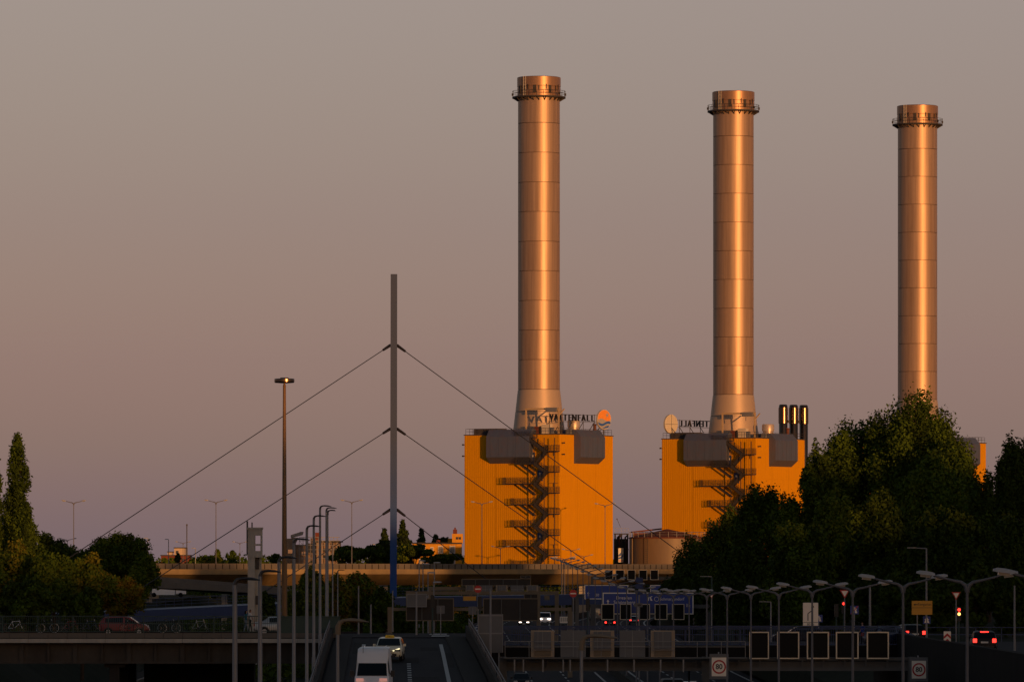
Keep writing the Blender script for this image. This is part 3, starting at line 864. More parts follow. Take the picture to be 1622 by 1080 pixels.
# slip road
ys = frange(100, 420, 8)
g = MB()
ribbon(g, ys, rl, rr, rz_)
struct('slip_road', g, 'asphalt')
g = MB()
ribbon(g, frange(180, 405, 5), lambda y: rl(y) + 2.15, lambda y: rl(y) + 2.4, rz_, .02)
ribbon(g, frange(180, 405, 5), lambda y: rr(y) - 2.45 + .006 * (y - 350), lambda y: rr(y) - 2.2 + .006 * (y - 350), rz_, .02)
for y in frange(200, 370, 3.2): ribbon(g, [y, y + 1.5], lambda y: rl(y) + 5.25, lambda y: rl(y) + 5.5, rz_, .02)
for (px, Y, w, l) in ((697.5, 424, 1.3, 6), (694, 434, 1.3, 5)):
    x = (px - 811) / F * Y; g.box((x, Y, DECK + .02), (w, l, .01))
tag(g.build('road_marking', 'road_white'), kind='structure')
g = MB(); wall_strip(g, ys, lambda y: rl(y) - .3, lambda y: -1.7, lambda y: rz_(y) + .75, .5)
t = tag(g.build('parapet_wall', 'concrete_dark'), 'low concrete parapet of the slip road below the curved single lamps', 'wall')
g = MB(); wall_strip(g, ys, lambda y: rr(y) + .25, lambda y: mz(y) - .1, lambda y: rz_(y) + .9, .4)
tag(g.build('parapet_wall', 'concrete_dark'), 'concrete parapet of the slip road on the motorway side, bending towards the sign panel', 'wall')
g = MB(); wall_strip(g, ys, lambda y: rl(y) + .75, lambda y: rz_(y) - .05, lambda y: rz_(y) + .12, 1.2)
tag(g.build('kerb', 'paving'), kind='structure')
g = MB(); wall_strip(g, ys, lambda y: rr(y) - .75, lambda y: rz_(y) - .05, lambda y: rz_(y) + .12, 1.4)
tag(g.build('kerb', 'paving'), kind='structure')

g = MB()
for (fx, y0, y1, w) in ((.25, 300, 312, 1.4), (.62, 335, 352, 1.9), (.45, 372, 380, 3.2), (.7, 392, 399, 1.2), (.3, 344, 349, .9), (.55, 318, 324, 1.5), (.8, 365, 388, .7), (.2, 386, 408, .8)):
    ribbon(g, [y0, (y0 + y1) / 2, y1], lambda y: rl(y) + (rr(y) - rl(y)) * fx - w / 2, lambda y: rl(y) + (rr(y) - rl(y)) * fx + w / 2, rz_, .012)
for y in (330, 362, 396): ribbon(g, [y, y + .25], lambda y: rl(y) + 1.4, lambda y: rr(y) - 1.5, rz_, .013)
tag(g.build('road_patch', 'asphalt_patch'), kind='structure')
for fx, fz, lab in ((lambda y: rl(y) - .3, lambda y: rz_(y) + .75, 'steel railing along the slip road parapet below the hooked lamps'), (lambda y: rr(y) + .25, lambda y: rz_(y) + .9, 'steel railing along the slip road parapet on the motorway side')):
    t = thing('parapet_railing', lab, 'railing', (fx(300), 300, 0))
    mb = MB(); rail_run(mb, [Vector((fx(y), y, fz(y))) - Vector(t.location) for y in frange(180, 418, 14)], .55, 2.8, .03, (1.0, .5)); mb.build('rails', 'galv_dark', t)
# railway: two tracks
g = MB(); g.box((-36, 600, -1.6), (17, 1000, .24)); struct('railway_bed', g, 'ballast')
for k, x in enumerate((-40.2, -36.0, -31.5)):
    t = thing('railway_track', ('railway track nearest the wooded bank', 'middle railway track below the road bridge', 'railway track nearest the slip road wall')[k], 'track', (x, 420, -1.5), 0, 'railway tracks in the cutting')
    for s in (-.72, .72):
        mb = MB(); mb.box((s, 180, .24), (.08, 1000, .16)); mb.build('rail', 'rail_steel', t)
    mb = MB()
    for y in frange(60, 420, .8): mb.box((0, y, .06), (2.5, .26, .14))
    tag(mb.build('sleepers', 'sleeper', t), kind='stuff')

# road bridge over railway and motorway ---------------------------------------
t = thing('road_bridge', 'low road bridge with green railing carrying the red car over the railway', 'bridge', (-20, 430, 0))
wb = dict(world=True)
g = MB(); g.box((-37, 430.5, DECK - .2), (50, 22, .4)); g.build('deck', 'asphalt', t, **wb)
g = MB(); g.box((-7, 430.5, DECK - .21), (10, 22, .4)); g.build('deck', 'asphalt', t, **wb)
g = MB(); g.box((35, 430.5, DECK2 - .2), (74, 22, .4)); g.build('deck', 'asphalt', t, **wb)
fas = MB(); fas.box((0, 0, 0), (1.40, .35, .36)); fm = fas.mesh('fascia_block', 'concrete')
for k in range(34):
    o = link('fascia_block', fm, t); o.location = Vector((-60.5 + 1.42 * k, 419.3, DECK + .12)) - Vector(t.location)
fas = MB(); fas.box((0, 0, 0), (2.82, .5, .3)); fm2 = fas.mesh('edge_slab', 'concrete_pale')
for k in range(17):
    o = link('edge_slab', fm2, t); o.location = Vector((-59.8 + 2.84 * k, 419.25, DECK - .27)) - Vector(t.location)
g = MB(); g.box((-36.5, 420.2, DECK - 1.15), (49, .4, 1.4)); g.box((-36.5, 440, DECK - 1.15), (49, .4, 1.4)); g.build('girder', 'girder_brown', t, **wb)
for k in range(25):
    g = MB(); g.box((-60 + 1.98 * k, 419.9, DECK - 1.15), (.18 if k % 2 else .32, .22, 1.38)); g.build('stiffener', 'girder_brown', t, **wb)
g = MB(); g.box((-36.5, 419.9, DECK - 1.9), (49, .6, .12)); g.build('flange', 'girder_brown', t, **wb)
for x in (-29.5, -29.5):
    pass
for (x, y) in ((-29.4, 420.6), (-29.4, 430), (-29.4, 439)):
    g = MB(); g.box((x, y, (DECK - 1.95 - 1.6) / 2), (.75, .75, DECK - 1.95 + 1.6)); g.box((x, y, DECK - 2.1), (1.5, .9, .3)); g.build('pier', 'concrete_dark', t, **wb)
g = MB(); g.box((-24, 437, 1.5), (8.4, 3, 6.4)); g.build('abutment', 'concrete_dark', t, **wb)
# motorway span: edge beam and blue handrail
g = MB(); g.box((30, 419.6, DECK2 - .75), (68, .5, 1.5)); g.build('edge_beam', 'wall_dark', t, **wb)
g = MB(); rail_run(g, [(-3.4, 419.4, DECK2), (29, 419.4, DECK2)], 1.45, 2.0, .05, (1.0, .87, .08)); g.build('handrail', 'blue_rail', t, **wb)
g = MB()
for k in range(210): g.bar((-3.4 + .155 * k, 419.4, DECK2 + .1), (-3.4 + .155 * k, 419.4, DECK2 + 1.26), .028)
tag(g.build('balusters', 'blue_rail', t, **wb), kind='stuff')
g = MB(); rail_run(g, [(-2, 441, DECK2), (40, 441, DECK2)], 1.1, 2.0, .04, (1.0, .5)); g.build('handrail', 'blue_rail', t, **wb)
# green railing, bay by bay
gb = MB(); L = 2.6
gb.bar((0, 0, 0), (0, 0, 1.28), .1); gb.bar((0, 0, 1.26), (L, 0, 1.26), .09, .06); gb.bar((0, 0, .72), (L, 0, .72), .045); gb.bar((0, 0, .12), (L, 0, .12), .05)
for k in range(1, 19): gb.bar((L * k / 19, 0, .12), (L * k / 19, 0, 1.24), .028)
gm = gb.mesh('railing_bay', 'green_rail')
for k in range(17):
    o = link('railing_bay', gm, t); o.location = Vector((-61 + L * k, 419.35, DECK + .28)) - Vector(t.location)
g = MB(); g.box((-14.9, 419.35, DECK + .85), (4.4, .08, 1.25)); g.box((-14.9, 419.3, DECK + 1.5), (4.5, .14, .08)); g.build('solid_panel', 'green_rail', t, **wb)
g = MB(); g.box((-37, 440.5, DECK + .06), (50, 2, .12)); g.build('footway', 'paving', t, **wb)

# raised motorway overpass ----------------------------------------------------
def ovY(X): return 975 + (X + 76) * 1.56
t = thing('overpass', 'long concrete overpass across the whole view below the yellow boiler houses', 'overpass', (-20, ovY(-20), 0))
def ovz(X): return CZ + (885 - 902) / F * ovY(X)
path = [(X, ovY(X), ovz(X)) for X in np.linspace(-95, 48, 24)]
g = MB(); g.sweep(path, [(0, .12), (0, -.78), (.3, -.84), (.42, -1.1), (.75, -1.75), (1.25, -2.3), (2.1, -2.7), (3.2, -2.8), (8.5, -2.8), (11, -.9), (12, -.8), (12, .12)])
for v in range(len(g.v)): pass
g.build('box_girder', 'concrete_warm', t, 50, world=True)
dirv = (Vector(path[1]) - Vector(path[0])).normalized()
ang = math.atan2(dirv.y, dirv.x)
pn = MB(); pn.box((0, 0, .52), (2.02, .22, 1.02)); pm_ = pn.mesh('parapet_panel', 'concrete')
pn = MB(); pn.box((0, 0, .45), (.14, .3, .9)); pq = pn.mesh('parapet_post', 'concrete_dark')
Ltot = (Vector(path[-1]) - Vector(path[0])).length
for k in range(int(Ltot / 2.16)):
    p = Vector(path[0]) + dirv * (1.1 + 2.16 * k)
    n = Vector((dirv.y, -dirv.x, 0))
    o = link('parapet_panel', pm_, t, rz=ang); o.location = p - n * (-.2) - Vector(t.location) + Vector((0, 0, .1))
    o = link('parapet_post', pq, t, rz=ang); o.location = p + n * .25 + dirv * 1.08 - Vector(t.location) + Vector((0, 0, .1))
for X in (-63.0, -24, 14):
    g = MB(); y = ovY(X) + 4
    g.box((X, y, (ovz(X) - 2.5) / 2 - .7), (1.6, 2.6, ovz(X) - 2.5 + 1.4)); g.build('pier', 'concrete_pale', t, world=True)
for o_ in [o for o in bpy.data.objects if o.parent == t and o.name.startswith('pier')]:
    pass

# curved ramp beneath the overpass
t = thing('curved_ramp', 'grey curved ramp under the overpass behind the blue bridge', 'ramp', (-58, 955, 0))
cp = [(-66 + 30 * math.sin(R(a)) * .95, 905 + 60 * (1 - math.cos(R(a))), CZ - 6.3 + 3.2 * (1 - a / 90)) for a in range(0, 91, 9)]
g = MB(); g.sweep(cp, [(-.2, 0), (-.2, .95), (.1, .95), (.1, 0), (8, 0), (8, -1.0), (.1, -1.0)]); g.build('deck', 'gantry_grey', t, 40, world=True)
for i in (2, 5, 8):
    c = cp[i]; g = MB(); g.box((c[0] - 1, c[1] + 3, c[2] / 2 - 1), (.9, .9, c[2])); g.build('pier', 'concrete_pale', t, world=True)

# cable-stayed bridge ---------------------------------------------------------
t = thing('cable_bridge', 'blue cable-stayed footbridge with one tall thin pylon and straight cables', 'bridge', (-16.7, 800, 0))
dk = [(-95, 668, CZ - 7.9), (-54, 735, CZ - 6.7), (-16.7, 801.5, CZ - 5.3), (30, 862, CZ - 5.0), (70, 915, CZ - 5.0)]
dkf = []
for a, b in zip(dk, dk[1:]):
    for k in range(6): dkf.append(tuple(Vector(a).lerp(Vector(b), k / 6)))
dkf.append(dk[-1])
g = MB(); g.sweep(dkf, [(0, 0), (0, -1.5), (.3, -1.5), (.6, -.4), (4.4, -.4), (4.7, -1.5), (5, -1.5), (5, 0)]); g.build('deck_girder', 'blue_girder', t, world=True)
g = MB()
rail_run(g, dkf, 1.2, 2.0, .03, (1.0, .66, .33)); g.build('railing', 'blue_rail', t, world=True)
px0, Yp = 623.5, 800.0
pw = (629.3 - 618.8) / F * Yp
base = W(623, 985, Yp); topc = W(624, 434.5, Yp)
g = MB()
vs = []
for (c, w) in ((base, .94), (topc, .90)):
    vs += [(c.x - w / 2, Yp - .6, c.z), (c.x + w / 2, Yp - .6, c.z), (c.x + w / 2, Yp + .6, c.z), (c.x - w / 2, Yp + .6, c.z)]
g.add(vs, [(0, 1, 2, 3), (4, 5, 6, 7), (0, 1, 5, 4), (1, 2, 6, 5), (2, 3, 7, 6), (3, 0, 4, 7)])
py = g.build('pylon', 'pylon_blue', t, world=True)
g = MB(); g.box((topc.x, Yp - .62, topc.z - .75), (.86, .06, 1.4)); hb = g.build('pylon_head', 'blue_girder', py, world=False); hb.location = -Vector(t.location)
for sx in (-.2, .2):
    g = MB(); g.box((topc.x + sx, Yp - .66, topc.z - .62), (.17, .06, .17)); o = g.build('head_opening', 'sign_black', py); o.location = -Vector(t.location)
g = MB(); g.box((base.x, Yp, base.z / 2 - .8), (2.2, 2.6, base.z + 1.6)); g.build('pylon_foot', 'concrete', t, world=True)
def deck_at(px):
    best = min(((abs(811 + F * q[0] / q[1] - px), q) for a, b in zip(dkf, dkf[1:]) for q in [tuple(Vector(a).lerp(Vector(b), k / 40)) for k in range(40)]), key=lambda e: e[0])
    return Vector(best[1]) + Vector((0, 0, .1))
for (yt, lx, rx) in ((548, -25, 1160), (680, 172, 1000), (808, 392, 800)):
    for s, dx in ((-1, lx), (1, rx)):
        a = W(623.5 + 5.5 * s, yt - 1, Yp); b = deck_at(dx)
        n = (b - a).normalized(); a2 = a + n * 2.0
        g = MB(); g.tube([a2, b], .062, 6); g.build('stay_cable', 'cable', t, world=True)
        g = MB(); g.tube([a, a2], [.22, .17], 8); g.build('cable_socket', 'cable', t, world=True)

# far wood on the horizon: one mass
def leaf_cloud(n, centers, radii, size, seed, squash=.8):
    r_ = np.random.default_rng(seed)
    idx = r_.integers(0, len(centers), n)
    c = np.asarray(centers)[idx]; rad = np.asarray(radii)[idx]
    d = r_.normal(size=(n, 3)); d /= np.linalg.norm(d, axis=1)[:, None]
    rr_ = (.55 + .5 * r_.random(n) ** .6)
    pos = c + d * (rad * rr_[:, None])
    return leaf_mesh_arrays(pos, d, size * (.6 + .8 * r_.random(n)), r_)
def leaf_mesh_arrays(pos, d, sz, r_):
    n = len(pos)
    nn = d + r_.normal(scale=.75, size=(n, 3)); nn /= np.linalg.norm(nn, axis=1)[:, None]
    u = np.cross(nn, r_.normal(size=(n, 3))); u /= np.linalg.norm(u, axis=1)[:, None]
    v = np.cross(nn, u)
    s = sz[:, None]
    quad = np.stack([pos - u * s, pos - v * s * .55 + nn * s * .12, pos + u * s, pos + v * s * .55 + nn * s * .12], 1)
    return quad.reshape(-1, 3)
def leaf_object(name, quads, mats, midx, parent=None):
    me = bpy.data.meshes.new(name)
    nq = len(quads) // 4
    me.vertices.add(len(quads)); me.vertices.foreach_set('co', quads.astype(np.float32).ravel())
    me.loops.add(nq * 4); me.loops.foreach_set('vertex_index', np.arange(nq * 4, dtype=np.int32))
    me.polygons.add(nq); me.polygons.foreach_set('loop_start', np.arange(0, nq * 4, 4, dtype=np.int32))
    me.polygons.foreach_set('loop_total', np.full(nq, 4, dtype=np.int32))
    for m in mats: me.materials.append(M[m])
    me.polygons.foreach_set('material_index', midx.astype(np.int32))
    me.update(calc_edges=True); me.validate()
    o = bpy.data.objects.new(name, me); COL.objects.link(o)
    if parent: o.parent = parent
    return o

# unseen blocks added on the sunset side, sized to cast shade into view
for k, (xt, yt, zt, Yb, w, d) in enumerate((      # the point each one shades (metres, height from camera level), its own distance, width, depth
        (-58, 400, 8.2, -120, 84, 14), (24, 400, 11.9, -60, 86, 14), (-3, 600, 1.5, 120, 50, 14), (7, 700, 7.5, 330, 64, 16), (16, 800, 3.4, 400, 46, 16),
        (-54, 1005, -.9, 520, 20, 14), (-7, 1080, 3.2, 540, 34, 14), (28, 1150, -2.7, 640, 52, 16), (80, 1170, -3.0, 660, 50, 16),
        (-8, 185, 7.0, -150, 84, 14), (-4, 790, 1.5, 430, 26, 14), (18, 975, -.8, 500, 28, 14))):
    X = xt + (yt - Yb) * math.tan(SUN_AZ); H = zt + (yt - Yb) * math.tan(SUN_EL) / math.cos(SUN_AZ)
    t = thing('shade_block', f'unseen house-shaped block added to cast shade from the sunset side, {["nearest", "second", "third", "fourth", "fifth", "sixth", "seventh", "eighth", "ninth", "tenth", "eleventh", "farthest"][k]} along the road', 'building', (X, Yb, 0), SUN_AZ, 'unseen blocks added to shade the road')
    h = CZ + H
    mb = MB(); mb.box((0, 0, h / 2 - 2), (w, d, h)); mb.build('wall', 'house_cream', t)
    mb = MB(); mb.prism([(-d / 2 - .4, h - 2), (d / 2 + .4, h - 2), (d / 2 - 3, h + .1), (-d / 2 + 3, h + .1)], (-w / 2 - .2, 0, 0), (0, 1, 0), (0, 0, 1), (w + .4, 0, 0)); mb.build('roof', 'brick_red', t)

# ================================================================== lamps, gantries, signs
ORD = ['first', 'second', 'third', 'fourth', 'fifth', 'sixth', 'seventh', 'eighth', 'ninth', 'tenth', 'eleventh', 'twelfth', 'thirteenth', 'fourteenth', 'fifteenth',
       'sixteenth', 'seventeenth', 'eighteenth', 'nineteenth', 'twentieth', 'twenty-first', 'twenty-second', 'twenty-third', 'twenty-fourth', 'twenty-fifth', 'twenty-sixth', 'twenty-seventh', 'twenty-eighth', 'twenty-ninth', 'thirtieth']

def head_mesh(s, L=.68):
    mb = MB()
    rings = []
    for (x, w, h) in ((0, .09, .07), (.08, .13, .10), (.3, .16, .125), (.55, .15, .12), (L, .08, .06)):
        o = len(mb.v); rings.append(o)
        for (cy, cz) in ((-1, -.25), (-.85, .35), (-.45, .9), (.45, .9), (.85, .35), (1, -.25)):
            mb.v.append((s * x, cy * w, cz * h))
    for a, b in zip(rings, rings[1:]):
        for k in range(6): mb.face((a + k, a + (k + 1) % 6, b + (k + 1) % 6, b + k))
    mb.face([rings[0] + k for k in range(6)]); mb.face([rings[-1] + k for k in range(6)][::-1])
    return mb.mesh('lamp_head', 'lamp_white', 50)
def glass_mesh(s):
    mb = MB(); mb.box((s * .33, 0, -.07), (.36, .2, .1)); return mb.mesh('lamp_glass', 'lamp_glass')
HEADS = {s: head_mesh(s) for s in (-1, 1)}; GLASS = {s: glass_mesh(s) for s in (-1, 1)}
ARM = {}
for s in (-1, 1):
    mb = MB(); mb.tube([(0, 0, -.45), (s * .06, 0, -.22), (s * .22, 0, -.1), (s * .6, 0, -.02), (s * 1.22, 0, .14)], [.085, .08, .065, .05, .042], 8)
    ARM[s] = mb.mesh('arm', 'galv_dark', 50)

def twin_lamp(x, y, z0, z1, label, group, k=1.0, rz=0.0, pole='galv_dark'):
    t = thing('twin_lamp', label, 'street lamp', (x, y, z0), rz, group)
    h = z1 - z0
    mb = MB(); mb.tube([(0, 0, 0), (0, 0, 1.4), (0, 0, 1.45), (0, 0, h - .3 * k)], [.10 * k, .095 * k, .075 * k, .052 * k], 10); mb.build('pole', pole, t, 40)
    for s in (-1, 1):
        a = link('arm', ARM[s], t, (0, 0, h)); a.scale = (k, k, k)
        o = link('lamp_head', HEADS[s], a, (s * 1.17, 0, .16)); o.rotation_euler = (0, -s * .12, 0)
        link('lamp_glass', GLASS[s], o)
    return t

hz_x = [178, 206, 233, 262, 290, 319, 347, 378, 406, 475, 535, 625, 700, 790, 850, 1000]
hz_z = [-.6, -.74, -.92, -1.28, -1.5, -1.8, -2.0, -2.26, -2.45, -2.9, -3.0, -2.4, -1.6, -.7, -.2, .3]
for k in range(28):
    Y = 178 + 28.3 * k
    twin_lamp(mx(Y), Y, mz(Y), CZ + interp(Y, hz_x, hz_z), f'twin-armed motorway lamp, {ORD[k]} from the near end of the median row', 'twin lamps along the motorway median', 1.0, rng.uniform(-.05, .05))
# lamps on the overpass and far ones
for k, (px, yt, Y) in enumerate(((110, 794, 972), (337, 793, 1006), (555, 793, 1044), (763, 796, 1085), (959, 799, 1124))):
    top = W(px, yt, Y)
    twin_lamp(top.x, ovY(top.x) + 6, ovz(top.x), top.z, f'tall twin lamp on the overpass, {ORD[k]} from the poplars', 'twin lamps along the overpass', 1.15)
for k, (px, yt, Y) in enumerate(((290, 859, 1700), (380, 859, 1720), (603, 863, 1620), (793, 867, 1120), (904, 871, 1126), (107, 854, 1500), (925, 880, 1126))):
    top = W(px, yt, Y); yy = Y if Y > 1150 else ovY(top.x) + 9
    twin_lamp(top.x, yy, top.z - 11 if Y > 1150 else ovz(top.x) - 1, top.z, ('small twin lamp beyond the overpass near the far pink block', 'small twin lamp beyond the overpass by the pale concrete tower', 'small twin lamp beyond the overpass beside the blue pylon',
              'low twin lamp in front of the stairs side of the first boiler house', 'low twin lamp before the bright face of the first boiler house', 'small twin lamp peeping over the bank trees', 'low twin lamp above the cluster of motorway lamps before the boiler house')[k], 'small twin lamps behind the overpass', 1.0 if Y < 1500 else 1.3)
for k, (px, yt, Y, lab) in enumerate(((267, 854, 1300, 'single-arm far lamp beyond the overpass, nearest the bank trees'), (309.5, 868, 1250, 'short single-arm far lamp beside the twin lamp beyond the overpass'), (234, 852, 1280, 'single-arm far lamp just over the edge of the bank trees'))):
    top = W(px, yt, Y)
    t = thing('street_lamp', lab, 'street lamp', (top.x, top.y, 0), 0, 'far single lamps beyond the overpass')
    mb = MB(); mb.tube([(0, 0, 0), (0, 0, top.z)], [.11, .08], 8); mb.build('pole', 'galv', t)
    o = link('lamp_head', HEADS[-1], t, (0, 0, top.z)); o.scale = (1.3, 1.3, 1.3)
top = W(296, 830, 1200)
t = thing('antenna_mast', 'thin plain mast without lamp beyond the overpass', 'mast', (top.x, top.y, 0))
mb = MB(); mb.tube([(0, 0, 0), (0, 0, top.z - 5), (0, 0, top.z - 4.9), (0, 0, top.z)], [.18, .15, .1, .1], 8); mb.build('pole', 'lamp_dark', t)
mb = MB(); mb.box((0, 0, top.z - .15), (.3, .3, .4)); mb.build('tip', 'lamp_dark', t)

def hook_lamp(x, y, z0, z1, label, group, L=.78, s=1, m='lamp_dark', k=1.0):
    t = thing('hook_lamp', label, 'street lamp', (x, y, z0), 0, group)
    h = z1 - z0
    mb = MB(); mb.tube([(0, 0, 0), (0, 0, 1.3), (0, 0, 1.35), (0, 0, h - .15)], [.13 * k, .125 * k, .10 * k, .075 * k], 10); mb.build('pole', 'galv', t, 40)
    mb = MB(); mb.tube([(0, 0, h - .3), (s * .01, 0, h - .1), (s * .06, 0, h), (s * .16, 0, h + .04)], [.075, .07, .06, .05], 8); mb.build('bend', m, t, 50)
    mb = MB()
    rings = []
    for (xx, w, zz, hh) in ((.12, .05, .03, .05), (.3, .14, .045, .06), (.55, .15, .03, .055), (L, .06, .0, .02)):
        o = len(mb.v); rings.append(o)
        for cy, cz in ((-1, 0), (-.6, 1), (.6, 1), (1, 0), (.7, -.6), (-.7, -.6)): mb.v.append((s * xx, cy * w, h + zz + cz * hh))
    for a, b in zip(rings, rings[1:]):
        for q in range(6): mb.face((a + q, a + (q + 1) % 6, b + (q + 1) % 6, b + q))
    mb.face([rings[-1] + q for q in range(6)])
    mb.build('lamp_head', m, t, 50)
    return t
sl = ((372, 918.5, 176), (412, 906, 211), (442, 884, 245), (465.5, 855, 280), (486, 834, 314), (497, 818, 350), (507, 802, 386), (517, 805, 424))
for k, (px, yt, Y) in enumerate(sl):
    p = W(px, yt, Y); hook_lamp(p.x, Y, rz_(min(Y, 419)), p.z, f'slim lamp with short hooked head beside the slip road, {ORD[k]} from the near end', 'hooked lamps along the slip road')
for (px, yt, Y, zb, lab, L) in ((527, 858, 600, CZ - 8.5, 'slim hooked lamp past the slip road crest, lower than its neighbours', .8), (535, 903, 640, CZ - 8, 'short hooked lamp before the lit shrubs past the slip road crest', .8),
                               (535, 985, 140, -1, 'near lamp top with long grey arm reaching over the slip road beside the van', .76), (921, 1010, 140, -1, 'near lamp top with long pale arm in front of the sign panel backs', .88), (519, 809, 432, DECK, 'second hooked lamp at the top of the slip road, doubled behind another', .6)):
    p = W(px, yt, Y); hook_lamp(p.x, Y, zb, p.z, lab, 'hooked lamps along the slip road', L, m='lamp_dark' if Y > 200 else 'gantry_tan', k=.85 if Y > 200 else .55)
# tall mast with disc head
p = W(450.5, 603, 450)
t = thing('high_mast_lamp', 'very tall bronze mast with flat round lamp head over the slip road', 'street lamp', (p.x, p.y, DECK - .3))
h = p.z - DECK + .3
mb = MB(); mb.tube([(0, 0, 0), (0, 0, h * .45), (0, 0, h - .35), (0, 0, h - .3), (0, 0, h)], [.25, .19, .12, .08, .08], 14); mb.build('pole', 'mast_bronze', t, 40)
mb = MB(); mb.lathe([(.2, -.2), (.74, -.16), (.8, -.08), (.8, .14), (.74, .17), (.35, .19), (.33, .25), (.1, .26)], 32, (0, 0, h)); mb.build('lamp_head', 'flue_steel', t, 35)
# floodlight
p = W(467, 862, 452)
t = thing('floodlight', 'small square floodlight tilted on a thin pole beside the tall bronze mast', 'floodlight', (p.x, p.y, DECK - .3))
h = p.z - DECK + .3
mb = MB(); mb.tube([(0, 0, 0), (0, 0, h)], [.08, .05], 8); mb.build('pole', 'galv', t)
mb = MB(); mb.prism([(-.05, 0), (.05, 0), (.3, .55), (-.3, .55)], (0, -.05, h), (1, 0, 0), (0, 0, 1), (0, .1, 0)); mb.build('bracket', 'galv', t)
mb = MB(); mb.prism([(-.32, .5), (.62, .75), (.7, 1.0), (.5, 1.02), (-.32, .75)], (0, -.25, h), (1, 0, 0), (0, 0, 1), (0, .5, 0)); mb.build('lamp_body', 'galv', t)

# small white-headed lamps by the pylon
for k, (px, yt, Y, s) in enumerate(((664, 888, 840, 1), (670, 893, 800, 1), (688, 891, 860, 1), (678, 907, 720, 1), (687, 922, 660, 1))):
    p = W(px, yt, Y); zb = CZ - 10.8
    t = thing('street_lamp', f'small white-headed lamp in the cluster beside the blue pylon, {("highest", "second from the pylon", "nearest the boiler house", "middle and lower", "lowest")[k]}', 'street lamp', (p.x, Y, zb), 0, 'white-headed lamps beside the pylon')
    mb = MB(); mb.tube([(0, 0, 0), (0, 0, p.z - zb)], [.1, .07], 8); mb.build('pole', 'galv', t)
    o = link('lamp_head', HEADS[s], t, (-.1, 0, p.z - zb)); o.scale = (1.5, 1.3, 1.2)

# plain posts
for k, (px, yt, yb, Y, r, lab) in enumerate(((777, 933, 1092, 372, .07, 'bare tall pole in front of the big blank sign panel'), (568, 929, 1008, 436, .06, 'bare thin post past the slip road crest by dark shrubs'), (587.5, 958, 1008, 438, .07, 'shorter bare post past the slip road crest'),
        (622, 936, 1000, 470, .06, 'thin post standing before the foot of the blue pylon'), (659.7, 938, 1010, 432, .07, 'pole before the pale sign back near the no-through crest'), (1378, 927, 1003, 428, .09, 'dark post with banner top on the far street'), (1607, 928, 1030, 392, .07, 'bare dark post past the black car'))):
    p = W(px, yt, Y); b = W(px, yb, Y)
    t = thing('post', lab, 'post', b, 0, 'bare posts')
    mb = MB(); mb.tube([(0, 0, 0), (0, 0, (p.z - b.z) * .3), (0, 0, p.z - b.z)], [r * 1.15, r, r * .8], 8); mb.build('pole', 'galv', t)
    mb = MB(); mb.tube([(0, 0, p.z - b.z), (0, 0, p.z - b.z + .05)], r * 1.1, 8); mb.build('cap', 'galv', t)

# pale concrete tower by the bridge
p = W(404.5, 838, 446)
t = thing('concrete_tower', 'narrow pale concrete tower with open window slots beside the bridge walkers', 'tower', (p.x, 446, 0))
sc4 = 446 / F; X4 = lambda px: (px - 404.5) * sc4; Z4 = lambda py: CZ + (885 - py) * sc4
mb = MB()
yy0, yy1 = -.55, .55
mb.box((X4(398.5), 0, Z4(930)), (X4(404.2) - X4(393), 1.1, Z4(838) - Z4(1022)))          # solid near half
mb.box((X4(414.2), 0, Z4(860)), (X4(415.4) - X4(413), 1.1, Z4(838) - Z4(882)))
for (a, b) in ((838, 848), (861, 864), (872, 882)): mb.box((X4(408.6), 0, Z4((a + b) / 2)), (X4(413) - X4(404.2), 1.1, Z4(a) - Z4(b)))
mb.box((X4(409), .25, Z4(950)), (X4(413.8) - X4(404.2), .6, Z4(882) - Z4(1022)))
mb.build('shaft', 'concrete_pale', t)
mb = MB(); mb.box((X4(404.3), 0, Z4(838) + .07), (1.2, 1.25, .16)); mb.build('coping', 'concrete_pale', t)
mb = MB(); mb.box((X4(404.4), 0, Z4(880.5)), (1.2, 1.2, .2)); mb.build('band', 'concrete_pale', t)
for (px, a, b, w) in ((392, 825, 878, .13), (399.5, 827, 838, .1)):
    mb = MB(); mb.bar((X4(px), -.3, Z4(b)), (X4(px), -.3, Z4(a)), w); mb.build('antenna', 'lamp_dark', t)
mb = MB(); mb.box((X4(408), -.1, Z4(892)), (.25, .2, .9)); mb.box((X4(407.5), -.12, Z4(950)), (.22, .2, .7)); mb.build('service_box', 'lamp_dark', t)

